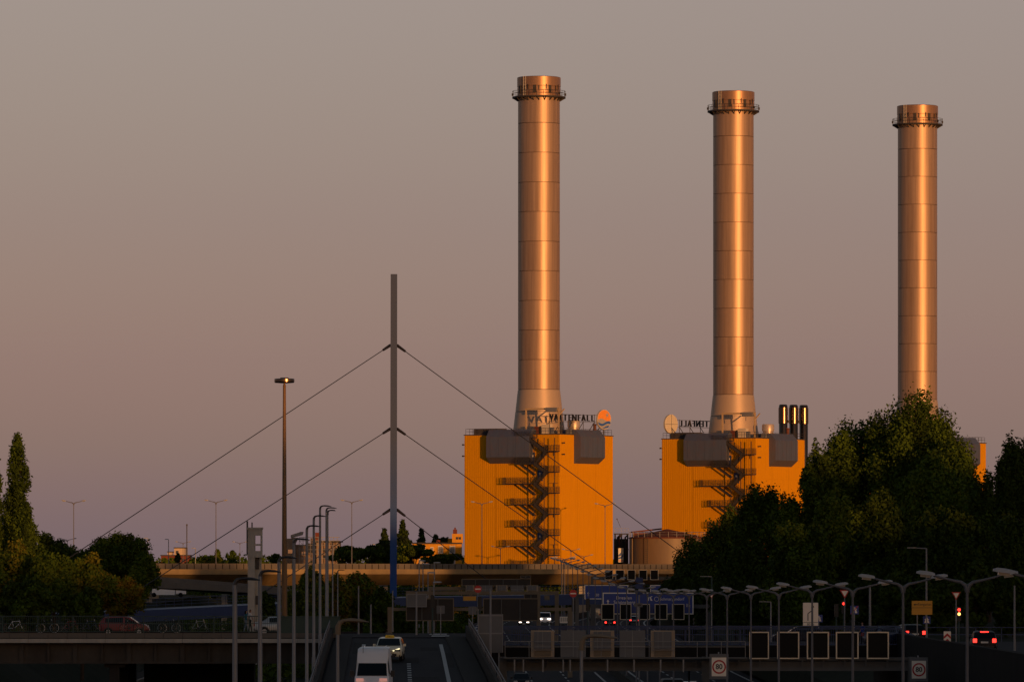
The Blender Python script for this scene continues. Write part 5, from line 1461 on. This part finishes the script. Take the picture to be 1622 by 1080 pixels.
t = vehicle('white high-roofed van at the bottom edge on the slip road', 'van', (at(592, 325), 325, rz_(325) + .02), R(-90 - 1.5), 5.4, 2.02, 2.86, VANP, 'paint_white', ((4, 6),), (-.6, .66), .34, 'van', .86, mirror='black', tilt=-.025, wscreen=(5, 6), rscreen=(0, 1), head='glow_pink')
for s in (-1, 1):
    mb = MB(); mb.box((1.55, s * 1.16, 1.45), (.12, .22, .36)); mb.build('mirror_arm', 'plastic_black', t)
for y in (-.62, .62):
    mb = MB(); mb.bar((-2.4, y, 2.87), (.9, y, 2.83), .04); mb.build('roof_rib', 'paint_white', t)
mb = MB(); mb.bar((1.05, -.55, 2.6), (.75, -.56, 3.0), .025); mb.build('aerial', 'plastic_black', t)
vehicle('small red hatchback crossing the bridge behind the green railing', 'car', (at(197, 427), 427, DECK + .01), 0, 3.72, 1.64, 1.45, HATCH, 'paint_red', ((2, 4), (4, 6)), wr=.28, **HG)
vehicle('silver car half hidden behind the solid green bridge panel', 'car', (at(447, 429), 429, DECK + .01), R(0), 4.2, 1.72, 1.42, SALOON, 'paint_silver', ((3, 4), (4, 6)), wr=.30, wscreen=(5, 6), rscreen=(2, 3))
t = vehicle('black hatchback seen from behind with red tail lights glowing', 'car', (at(1557.5, 384), 384, STREET + .01), R(90 - 2), 3.8, 1.70, 1.48, HATCH, 'paint_black', ((2, 4), (4, 6)), tail='glow_red', **HG)
mb = MB(); mb.box((-1.55, 0, 1.42), (.1, .55, .07)); mb.build('brake_light', 'glow_red', t)
t = vehicle('dark blue car waiting behind the last dark screen of the gantry', 'car', (at(1408, 421), 421, DECK2 + .01), R(40), 4.1, 1.74, 1.46, HATCH, 'paint_blue', ((2, 4), (4, 6)), **HG)
vehicle('dark blue car mostly hidden behind the middle dark screens', 'car', (at(1268, 426), 426, DECK2 + .01), R(180), 4.3, 1.74, 1.36, SALOON, 'paint_black', ((3, 4), (4, 6)), wscreen=(5, 6), rscreen=(2, 3))
vehicle('far black car showing two red lights beside a lamp post by the blue car', 'car', (at(1440, 432), 432, DECK2 + .01), R(100), 4.1, 1.74, 1.46, HATCH, 'paint_black', ((2, 4), (4, 6)), tail='glow_red', **HG)
# motorway traffic
def road(px, Y): return (at(px, Y), Y, mz(Y) + .02)
vehicle('oncoming white van with both headlights on, far along the motorway', 'van', road(863, 905), R(-90), 5.0, 2.05, 1.95, SMALLVAN, 'paint_white', ((3, 5),), (-.6, .62), .34, 'van', .86, mirror='black', wscreen=(4, 5), rscreen=(0, 1), head='glow_white')
vehicle('low dark oncoming car with one bright headlight beside the far white van', 'car', road(830, 880), R(-90), 4.2, 1.75, 1.4, SALOON, 'paint_black', ((3, 4), (4, 6)), wscreen=(5, 6), rscreen=(2, 3), head='glow_white')
vehicle('pale grey van far along the motorway beside the blue board', 'van', road(943, 960), R(90), 5.0, 2.0, 2.2, SMALLVAN, 'paint_silver', ((3, 5),), (-.6, .62), .34, 'van', .86, mirror='black', wscreen=(4, 5), rscreen=(0, 1))
vehicle('far dark car with red tail lights beneath the first screen of the blue board gantry', 'car', road(966, 870), R(90), 4.2, 1.75, 1.4, SALOON, 'paint_black', ((3, 4), (4, 6)), wscreen=(5, 6), rscreen=(2, 3), tail='glow_red')
vehicle('far dark car with red tail lights between the second and third screens', 'car', road(1005, 900), R(90), 4.2, 1.75, 1.4, HATCH, 'paint_blue', ((2, 4), (4, 6)), tail='glow_red', **HG)
vehicle('black delivery van with red lights just under the gantry beam', 'van', road(1064, 470), R(90), 6.0, 2.1, 2.9, VANP, 'paint_black', ((4, 6),), (-.6, .66), .34, 'van', .86, mirror='black', wscreen=(5, 6), rscreen=(0, 1), tail='glow_red')
vehicle('pale car roof showing under the gantry beside the speed limit sign', 'car', road(1092, 530), R(90), 4.3, 1.78, 1.45, HATCH, 'paint_silver', ((2, 4), (4, 6)), **HG)
vehicle('dark car under the gantry near the slip road wall, coming this way', 'car', road(826, 560), R(-90), 4.3, 1.78, 1.45, HATCH, 'paint_black', ((2, 4), (4, 6)), **HG)
# white lorry on the ramp under the overpass
p = W(258, 945, 940)
t = thing('lorry', 'white lorry on the ramp under the overpass by the bank trees', 'lorry', (p.x, 940, p.z))
mb = MB(); mb.box((0, 0, 1.35), (4.2, 2.3, 2.0)); mb.build('cargo_box', 'paint_white', t)
mb = MB(); mb.prism([(2.2, .5), (3.8, .5), (3.8, 1.3), (3.4, 2.1), (2.2, 2.2)], (0, -1.1, 0), (1, 0, 0), (0, 0, 1), (0, 2.2, 0)); mb.build('cab', 'paint_white', t)
mb = MB(); mb.box((3.0, -1.12, 1.6), (1.0, .03, .6)); mb.build('side_window', 'car_glass', t)
for x in (-1.4, 3.0):
    mb = MB(); mb.tube([(x, -1.15, .35), (x, -.8, .35)], .38, 16); mb.build('wheel', 'tyre', t)

# ================================================================== bicycles
def bicycle(label, px, frame, Y=421.3, rz=0.0, wheel='tyre', s=1.0):
    t = thing('bicycle', label, 'bicycle', (at(px, Y), Y, DECK + .30), rz, 'bicycles parked along the bridge railing')
    t.scale = (s, s, s)
    def T(ps, r, nm, m, par=t):
        mb = MB(); mb.tube(ps, r, 6); return mb.build(nm, m, par)
    for x in (-.52, .52):
        mb = MB(); mb.tube([(x + .33 * math.cos(a), 0, .34 + .33 * math.sin(a)) for a in np.linspace(0, 2 * math.pi, 25)], .02, 5, False); w = mb.build('wheel', wheel, t)
        mb = MB()
        for k in range(8):
            a = k * math.pi / 4; mb.bar((x, 0, .34), (x + .32 * math.cos(a), 0, .34 + .32 * math.sin(a)), .006)
        mb.build('spokes', 'alloy', w)
    mb = MB(); bb = (-.08, 0, .32); st = (-.22, 0, .82); hd = (.34, 0, .86)
    for a, b in ((bb, st), (st, hd), (bb, (.37, 0, .72)), (bb, (-.52, 0, .34)), (st, (-.52, 0, .34))): mb.tube([a, b], .022, 6)
    mb.build('frame', frame, t)
    T([hd, (.36, 0, .72), (.52, 0, .34)], .02, 'fork', frame)
    T([(.33, 0, .86), (.30, 0, 1.0)], .016, 'stem', 'alloy'); T([(.24, -.28, 1.0), (.3, 0, 1.02), (.24, .28, 1.0)], .016, 'handlebar', 'plastic_black')
    T([(-.22, 0, .82), (-.25, 0, .95)], .016, 'seat_post', 'alloy')
    mb = MB(); mb.prism([(-.16, -.09), (-.16, .09), (.02, .04), (.14, 0.015), (.14, -.015), (.02, -.04)], (-.25, 0, .95), (1, 0, 0), (0, 1, 0), (0, 0, .06)); mb.build('saddle', 'plastic_black', t)
    mb = MB(); mb.tube([(-.08, -.05, .32), (-.08, .05, .32)], .09, 12); mb.bar((-.08, -.08, .32), (.04, -.08, .2), .02); mb.bar((-.08, .08, .32), (-.2, .08, .44), .02); mb.build('crank', 'plastic_black', t)
    return t
bicycle('white and orange bicycle nearest the picture edge on the bridge', 24, 'paint_white', wheel='roof_rust')
bicycle('bicycle with pale tyres, second from the picture edge on the bridge', 75, 'paint_black', wheel='alloy', rz=.1)
bicycle('dark bicycle between the pale-tyred one and the red car', 112, 'paint_red', rz=.2)
bicycle('blue bicycle just behind the rear of the red car', 143, 'paint_blue', rz=-.1)
bicycle('dark bicycle leaning before the side of the red car', 207, 'paint_black', Y=420.4, rz=.15)
bicycle('dark bicycle a little ahead of the red car', 268, 'paint_black', rz=.1, wheel='alloy')
bicycle('silver bicycle nearest the two walkers', 316, 'paint_silver', rz=-.2)

# ================================================================== people
def person(label, loc, rz, shirt, trousers, h=1.72, hair_len=.0, step=.18, bag=False):
    t = thing('person', label, 'person', loc, rz)
    V = []; E = []; Rr = []
    def v(x, y, z, r, par=None):
        V.append((x, y, z)); Rr.append(r if hasattr(r, '__len__') else (r, r))
        if par is not None: E.append((par, len(V) - 1))
        return len(V) - 1
    pel = v(0, 0, .95, (.15, .11)); sp = v(0, 0, 1.12, (.14, .10), pel); ch = v(.01, 0, 1.32, (.165, .115), sp); nk0 = v(0, 0, 1.45, (.075, .07), ch); nk = v(.01, 0, 1.52, .055, nk0)
    hd = v(.025, 0, 1.60, (.08, .085), nk); hd2 = v(.03, 0, 1.68, (.078, .09), hd); v(.02, 0, 1.745, .05, hd2)
    for s in (-1, 1):
        st = step * s
        hip = v(0, .09 * s, .88, (.095, .1), pel); kn = v(st * .55 + .03, .10 * s, .50, .06, hip); an = v(st - .02, .10 * s, .09, .042, kn); v(st + .13, .11 * s, .045, .035, an)
        sh = v(0, .185 * s, 1.40, .055, ch); el = v(-st * .5 - .02, .235 * s, 1.13, .043, sh); wr = v(-st * .7 + .09, .235 * s, .90, .03, el)
        pm = v(-st * .75 + .11, .235 * s, .83, (.022, .036), wr)
        for k, (dx, ll) in enumerate(((-.03, .065), (-.01, .08), (.012, .075), (.03, .06))): v(-st * .75 + .12 + dx, .235 * s, .83 - ll, .0085, pm)
        v(-st * .75 + .165, .225 * s, .815, .009, pm)
    me = bpy.data.meshes.new('body'); me.from_pydata(V, E, []); o = bpy.data.objects.new('body', me); COL.objects.link(o)
    m = o.modifiers.new('skin', 'SKIN'); m.use_smooth_shade = True
    for i, sv in enumerate(me.skin_vertices[0].data): sv.radius = Rr[i]; sv.use_root = (i == 0)
    o.modifiers.new('sub', 'SUBSURF').levels = 1
    bpy.context.view_layer.update()
    m2 = bpy.data.meshes.new_from_object(o.evaluated_get(bpy.context.evaluated_depsgraph_get()))
    bpy.data.objects.remove(o)
    m2.name = 'body'; m2.materials.clear()
    for q in ('skin', shirt, trousers, 'plastic_black', 'hair'): m2.materials.append(M[q])
    for p in m2.polygons:
        c = p.center
        if c.z > 1.47: k = 4 if (c.z > 1.69 or (c.x < .0 and c.z > 1.52 - hair_len)) else 0
        elif abs(c.y) > .17 and c.z < 1.17: k = 0
        elif c.z > .98: k = 1
        elif c.z > .08: k = 2
        else: k = 3
        p.material_index = k
    b = bpy.data.objects.new('body', m2); COL.objects.link(b); b.parent = t
    mb = MB()
    for s in (-1, 1): mb.box((.105, .03 * s, 1.655), (.02, .022, .012))
    mb.build('eyes', 'sign_black', b)
    mb = MB(); mb.prism([(0, 0), (.03, 0), (0, .05)], (.105, -.012, 1.61), (1, 0, 0), (0, 0, 1), (0, .024, 0)); mb.build('nose', 'skin', b)
    mb = MB(); mb.box((.102, 0, 1.585), (.014, .045, .01)); mb.build('mouth', 'traffic_red', b)
    for s in (-1, 1):
        mb = MB(); mb.box((.02, .085 * s, 1.64), (.035, .02, .06)); mb.build('ear', 'skin', b)
    if hair_len:
        mb = MB(); mb.prism([(-.1, 1.42), (-.02, 1.45), (-.03, 1.70), (-.09, 1.68)], (0, -.08, 0), (1, 0, 0), (0, 0, 1), (0, .16, 0)); mb.build('hair', 'hair', b)
    if bag:
        mb = MB(); mb.box((-.20, 0, 1.22), (.14, .26, .38)); mb.build('rucksack', 'green_rail', b)
    t.scale = (h / 1.78,) * 3
    return t
mk('cloth_white', (.62, .60, .60), .9); mk('cloth_black', (.012, .012, .014), .9); mk('cloth_teal', (.03, .16, .20), .9); mk('cloth_jeans', (.22, .26, .33), .9); mk('cloth_blue', (.02, .05, .28), .9)
person('walker in white shirt and black trousers on the bridge beside the concrete tower', (at(396, 421.2), 421.2, DECK + .3), R(25), 'cloth_white', 'cloth_black', 1.76)
person('walker in teal top and light jeans just behind the white-shirted one', (at(389.5, 422), 422, DECK + .3), R(15), 'cloth_teal', 'cloth_jeans', 1.68, .1)
person('person in blue shirt standing between the last two dark screens', (at(1366.5, 424), 424, DECK2), R(200), 'cloth_blue', 'cloth_black', 1.75)

# ================================================================== trees
def leaf_mat(name, col, var=.35):
    mk(name, col, .75, var=var, scale=.9, spec=.25)
for nm, c in (('leaf_dark', (.030, .050, .007)), ('leaf_mid', (.056, .092, .010)), ('leaf_olive', (.085, .115, .011)), ('leaf_gold', (.120, .115, .012)), ('leaf_rust', (.120, .080, .012)), ('leaf_pine', (.022, .034, .012))):
    leaf_mat(nm, c)
def tree(name, label, base, top, rx, crown_lo, mats, n=14000, lobes=34, seed=1, leaf=.26, cat='tree', group=None, shape='round', ry=None, lobe_k=.23, tr=None):
    """base: ground point; top: world z of the tip; rx: crown half width; crown_lo: world z of the lowest leaves."""
    r_ = np.random.default_rng(seed)
    t = thing(name, label, cat, base, 0, group)
    b = np.array(base); ry = ry or rx
    hz = (top - crown_lo) / 2; cz = (top + crown_lo) / 2 - b[2]
    cen = []; rad = []
    for k in range(lobes):
        if shape == 'round':
            d = r_.normal(size=3); d /= np.linalg.norm(d); d[2] = abs(d[2]) * (1 if r_.random() < .72 else -1)
            rr_ = .45 + .42 * r_.random()
            lr = lobe_k * (.65 + .6 * r_.random())
            q = d * (1 - lr * .9) * (rr_ / .87) * (.82 + .34 * r_.random())
            cen.append((q[0] * rx, q[1] * ry, cz + q[2] * hz)); rad.append((rx * lr, ry * lr, hz * lr * .9))
        elif shape == 'column':
            f = r_.random() ** .9; prof = (1 - f) ** .55 * (.5 + .5 * min(1, f * 6))
            a = r_.random() * 6.28; q = prof * rx * (.25 + .62 * r_.random())
            cen.append((q * math.cos(a), q * math.sin(a), cz - hz + f * 2 * hz * .97)); l = rx * (.18 + .26 * r_.random()) * (prof * .6 + .4); rad.append((l, l, l * 2.0))
        elif shape == 'cone':
            f = k / lobes; a = k * 2.4 + r_.random(); q = (1 - f) * rx * (.75 + .35 * r_.random())
            cen.append((q * math.cos(a) * .6, q * math.sin(a) * .6, cz - hz + f * 2 * hz)); l = max(.35, (1 - f) * rx * .5); rad.append((l * 1.15, l * 1.15, max(.5, hz * .07)))
    cen = np.array(cen); rad = np.array(rad)
    w = (rad[:, 0] * rad[:, 2]); w = w / w.sum()
    idx = r_.choice(len(cen), n, p=w)
    d = r_.normal(size=(n, 3)); d /= np.linalg.norm(d, axis=1)[:, None]
    rr_ = .25 + .85 * r_.random(n) ** .55
    pos = cen[idx] + d * rad[idx] * rr_[:, None] * (1 + .16 * r_.normal(size=(n, 1)))
    if shape == 'round':
        keep = pos[:, 2] + b[2] > crown_lo - .3 * r_.random(n); pos = pos[keep]; d = d[keep]; idx = idx[keep]
    quads = leaf_mesh_arrays(pos, d, leaf * (.6 + .8 * r_.random(len(pos))), r_)
    lm = r_.integers(0, len(mats), len(cen))[idx]
    flip = r_.random(len(pos)) < .25; lm[flip] = r_.integers(0, len(mats), flip.sum())
    leaf_object('crown', quads, mats, lm, t)
    h = top - b[2]; tr = tr or max(.1, h * .018)
    mb = MB(); mb.tube([(0, 0, -.3), (.05 * h * .1, 0, h * .25), (0, .02 * h, h * .55), (0, 0, h * .86)], [tr * 1.3, tr, tr * .6, tr * .15], 8); mb.build('trunk', 'bark', t)
    mb = MB()
    for k in range(0, len(cen), 2 if shape == 'round' else 4):
        c = cen[k]; z0 = min(c[2] * .72, h * .62)
        p0 = Vector((0, 0, z0)); p2 = Vector(c); p1 = p0.lerp(p2, .5) + Vector((0, 0, -.06 * h * r_.random()))
        mb.tube([p0, p1, p2], [tr * .38, tr * .24, tr * .07], 5)
    mb.build('limb', 'bark', t)
    return t
def tree_px(name, label, px, ytop, ylow, wpx, Y, zb, mats, **k):
    top = CZ + (885 - ytop) / F * Y; lo = CZ + (885 - ylow) / F * Y
    return tree(name, label, (at(px, Y), Y, zb), top, wpx / 2 / F * Y, lo, mats, **k)
D, MI, OL, GO, RU, PI = 'leaf_dark', 'leaf_mid', 'leaf_olive', 'leaf_gold', 'leaf_rust', 'leaf_pine'
GR = 'trees on the slope beyond the motorway'
for i, (px, yt, yl, w, Y, mats, n, lab) in enumerate((
    (1452, 601, 850, 175, 650, (D, MI, MI), 26000, 'tallest broad tree, its crown hiding the foot of the farthest chimney'),
    (1356, 636, 860, 150, 655, (D, MI, MI), 23000, 'tall tree against the sky between the slim flues and the tallest tree'),
    (1515, 672, 880, 105, 640, (D, MI), 17000, 'sloping shoulder tree between the tallest tree and the last yellow edge'),
    (1293, 698, 860, 75, 640, (D, MI), 12000, 'slender dark tree in front of the slim flues'),
    (1207, 759, 900, 105, 690, (D, MI), 14000, 'rounded tree covering the lower second boiler house below its stairs'),
    (1150, 800, 930, 95, 760, (D, MI), 13000, 'tree with ragged edge overlapping the second boiler house base'),
    (1098, 845, 950, 80, 800, (D, D, MI), 11000, 'low dark tree overhanging the round tank'),
    (1318, 768, 900, 90, 600, (OL, MI, OL), 14000, 'olive lit tree in the middle of the dark slope'),
    (1250, 770, 920, 70, 640, (D, MI), 10000, 'dark tree beneath the corner of the second boiler house'),
    (1470, 715, 880, 140, 600, (MI, OL, MI), 20000, 'paler green tree in front of the tallest tree'),
    (1606, 690, 880, 75, 560, (D,), 12000, 'dark tree at the picture edge with open twigs against the sky'),
    (1565, 752, 900, 90, 590, (D, D, MI), 13000, 'dark tree under the last yellow edge of the third boiler house'),
    (1395, 770, 930, 130, 570, (D, D, MI), 16000, 'dark rounded tree low in the middle of the slope'),
    (1260, 815, 960, 120, 560, (D, MI), 15000, 'dark tree above the white lane sign'),
    (1175, 845, 980, 100, 600, (D,), 13000, 'dark tree above the triangle sign pole'),
    (1500, 800, 960, 140, 540, (D,), 16000, 'dark tree above the yellow direction board'),
    (1385, 820, 960, 120, 600, (D,), 13000, 'dark tree low before the gap above the person in blue'),
    (1335, 815, 960, 110, 625, (D, MI), 12000, 'dark tree low under the olive lit one'),
    (1430, 830, 960, 110, 610, (D,), 12000, 'dark tree low behind the flat-armed tall lamp'),
    (1600, 800, 990, 110, 520, (D,), 14000, 'dark tree at the picture edge above the black car'))):
    tree_px('broadleaf_tree', lab, px, yt, yl + 45, w, Y, 5.0, mats, n=int(n * 1.7), lobes=85, seed=100 + i, leaf=.19, group=GR)
GS = 'dark shrubs below the slope trees'
SL = ('dark shrub next to the round tank and blue boards', 'dark shrub behind the small triangle sign', 'dark shrub behind the gap by the speed sign', 'dark shrub behind the flat-armed lamp', 'dark shrub behind the white lane sign', 'dark shrub behind the red traffic light', 'dark shrub behind the person in blue', 'dark shrub behind the yellow direction board', 'dark shrub behind the chevron plate', 'dark shrub behind the black car', 'dark shrub past the black car at the picture edge')
for i, px in enumerate((1085, 1125, 1165, 1215, 1265, 1320, 1375, 1430, 1485, 1545, 1605)):
    Y = 650 - 17 * i if i < 9 else 480
    tree_px('shrub', SL[i], px, 890 + 12 * (i % 3), 1010, 95, Y, 3.5 if i < 4 else 4.8, (D,), n=9000, lobes=50, seed=300 + i, leaf=.24, cat='shrub', group=GS)

GL = 'trees on the bank by the railway'
for i, (px, yt, yl, w, Y, zb, mats, n, sh, lab) in enumerate((
    (27, 688, 900, 70, 740, 5.0, (D, D, MI), 13000, 'column', 'tall slim poplar standing fully against the sky'),
    (-8, 712, 900, 44, 735, 5.0, (D, D, MI), 9000, 'column', 'slim poplar cut by the picture edge beside the tall one'),
    (42, 795, 900, 36, 730, 5.0, (D, D, MI), 7000, 'column', 'short poplar-like tree at the foot of the tall poplar'),
    (74, 842, 940, 84, 770, 4.0, (D, MI), 9000, 'round', 'small rounded tree between the poplars and the lamp over the bank'),
    (118, 862, 950, 80, 800, 2.0, (D, MI), 9000, 'round', 'low tree filling the dip between the poplars and the broad bushy tree'),
    (190, 836, 945, 118, 790, 0.0, (D, MI, MI), 17000, 'round', 'broad bushy tree nearest the end of the overpass'),
    (225, 868, 970, 60, 775, -1.2, (MI, OL), 9000, 'round', 'lower tree overhanging the overpass end'),
    (20, 850, 980, 100, 660, 3.0, (OL, MI, GO), 14000, 'round', 'golden-green bush under the tall poplar'),
    (85, 868, 985, 95, 655, 2.0, (OL, MI, MI), 13000, 'round', 'olive bush in the middle of the bank'),
    (140, 880, 985, 90, 668, -1.0, (OL, GO, MI), 13000, 'round', 'yellowish bush above the red car'),
    (190, 905, 985, 80, 690, -1.5, (GO, OL, RU), 11000, 'round', 'brownish bush above the bonnet of the red car'),
    (45, 915, 1010, 110, 560, 2.0, (D, D, MI), 12000, 'round', 'dark bush just behind the bridge railing by the first bicycles'),
    (130, 925, 1010, 80, 575, 0.0, (D, MI), 10000, 'round', 'dark bush behind the bridge railing before the red car'))):
    tree_px('poplar_tree' if sh == 'column' else 'bank_tree', lab, px, yt, yl, w, Y, zb, mats, n=int(n * 1.4), lobes=110 if sh == 'column' else 70, seed=400 + i, leaf=.20, group=GL, shape=sh)
GM = 'shrubs below the overpass by the slip road'
for i, (px, yt, yl, w, Y, zb, mats, n, lab) in enumerate((
    (496, 893, 1010, 62, 690, -1.2, (OL, MI, GO), 11000, 'sunlit green shrub reaching the overpass behind the hooked lamps'),
    (468, 925, 1010, 50, 680, -1.2, (D, OL), 8000, 'darker shrub by the foot of the tall bronze mast'),
    (535, 908, 1010, 50, 700, -1.2, (RU, GO, OL), 9000, 'rust-coloured shrub between two green ones below the overpass'),
    (572, 900, 1010, 66, 705, -1.2, (OL, MI, RU), 11000, 'broad green and rust shrub in front of the pylon side of the overpass'),
    (605, 930, 1010, 50, 700, -1.2, (D, MI), 8000, 'dark shrub at the foot of the blue pylon'),
    (640, 955, 1015, 50, 690, -1.2, (D,), 7000, 'low dark shrub hiding the pylon foot on the motorway side'),
    (690, 924, 960, 90, 900, 0.0, (D, MI), 8000, 'dark shrub under the overpass beside the small white-headed lamps'),
    (420, 935, 1005, 40, 640, -1.2, (D,), 6000, 'dark shrub behind the pale concrete tower'))):
    tree_px('shrub', lab, px, yt, yl, w, Y, zb, mats, n=n, lobes=60, seed=500 + i, leaf=.22, cat='shrub', group=GM)
GB = 'trees behind the overpass'
for i, (px, yt, yl, w, Y, mats, n, sh, lab) in enumerate((
    (638, 823, 893, 52, 1300, (PI, D), 5000, 'cone', 'dark pointed fir just past the blue pylon'),
    (609, 838, 893, 48, 1290, (PI, D), 4500, 'cone', 'dark fir partly behind the blue pylon'),
    (668, 838, 890, 34, 1330, (PI, D), 3500, 'cone', 'slim fir above the roof of the yellow house'),
    (690, 848, 890, 38, 1340, (PI, D), 3500, 'cone', 'fir above the middle of the yellow house roof'),
    (705, 846, 890, 30, 1345, (D, PI), 3500, 'round', 'dark tree above the far end of the yellow house'),
    (552, 862, 895, 70, 1230, (MI, OL, D), 7000, 'round', 'rounded sunlit tree above the overpass beside the scaffolding'),
    (590, 862, 895, 60, 1225, (D, MI), 6000, 'round', 'dark rounded tree above the overpass near the pylon'),
    (655, 860, 897, 70, 1180, (D, MI, OL), 7000, 'round', 'tree in front of the near end of the yellow house'),
    (700, 876, 897, 70, 1180, (D, MI, OL), 7000, 'round', 'low tree below the windows of the yellow house'),
    (436, 876, 895, 26, 1300, (D, MI), 3000, 'round', 'small dark tree behind the tall bronze mast'),
    (345, 873, 893, 20, 1350, (OL, MI), 2500, 'cone', 'small pointed tree beside the overpass lamp'),
    (368, 874, 893, 14, 1350, (D, MI), 1800, 'cone', 'tiny dark pointed tree by the pale concrete tower'),
    (335, 880, 893, 36, 1340, (OL, GO), 3000, 'round', 'low sunlit bush above the overpass parapet'),
    (281, 876, 893, 10, 1500, (D,), 1500, 'round', 'tiny dark tree before the far pink block'))):
    tree_px('fir_tree' if sh == 'cone' else 'background_tree', lab, px, yt, yl, w, Y, 0.0, mats, n=n, lobes=26, seed=600 + i, leaf=.36, group=GB, shape=sh)

# far wood along the horizon and scrub below the overpass: uncountable masses
cs = []; rs = []
for k in range(420):
    Y = nrng.uniform(1850, 2300); px = nrng.uniform(-150, 1750); r = nrng.uniform(4, 8)
    cs.append((at(px, Y), Y, nrng.uniform(2, 10.5))); rs.append((r, r, r * .55))
q = leaf_cloud(60000, cs, rs, 1.0, 5)
tag(leaf_object('far_wood', q, ('leaf_dark', 'leaf_mid'), nrng.integers(0, 2, len(q) // 4)), 'distant dark belt of trees along the horizon', 'wood', kind='stuff')
cs = []; rs = []
for k in range(520):
    Y = nrng.uniform(1085, 1135); X = nrng.uniform(-85, 60); r = nrng.uniform(1.2, 2.6)
    cs.append((X, Y if Y > ovY(X) + 16 else ovY(X) + 18, nrng.uniform(0, 7.0))); rs.append((r, r, r))
for k in range(240):
    Y = nrng.uniform(860, 960); X = nrng.uniform(-85, -8); r = nrng.uniform(1.0, 2.2)
    cs.append((X, Y, nrng.uniform(-1.5, 2.5))); rs.append((r, r, r))
for k in range(160):
    Y = nrng.uniform(560, 860); X = nrng.uniform(-29, mx(Y) - 17); r = nrng.uniform(.7, 1.8)
    cs.append((X, Y, nrng.uniform(-1.5, 1.2))); rs.append((r, r, r))
q = leaf_cloud(100000, cs, rs, .3, 6)
tag(leaf_object('undergrowth', q, ('leaf_dark', 'leaf_mid'), nrng.integers(0, 2, len(q) // 4)), 'dark undergrowth filling the ground below the overpass', 'undergrowth', kind='stuff')
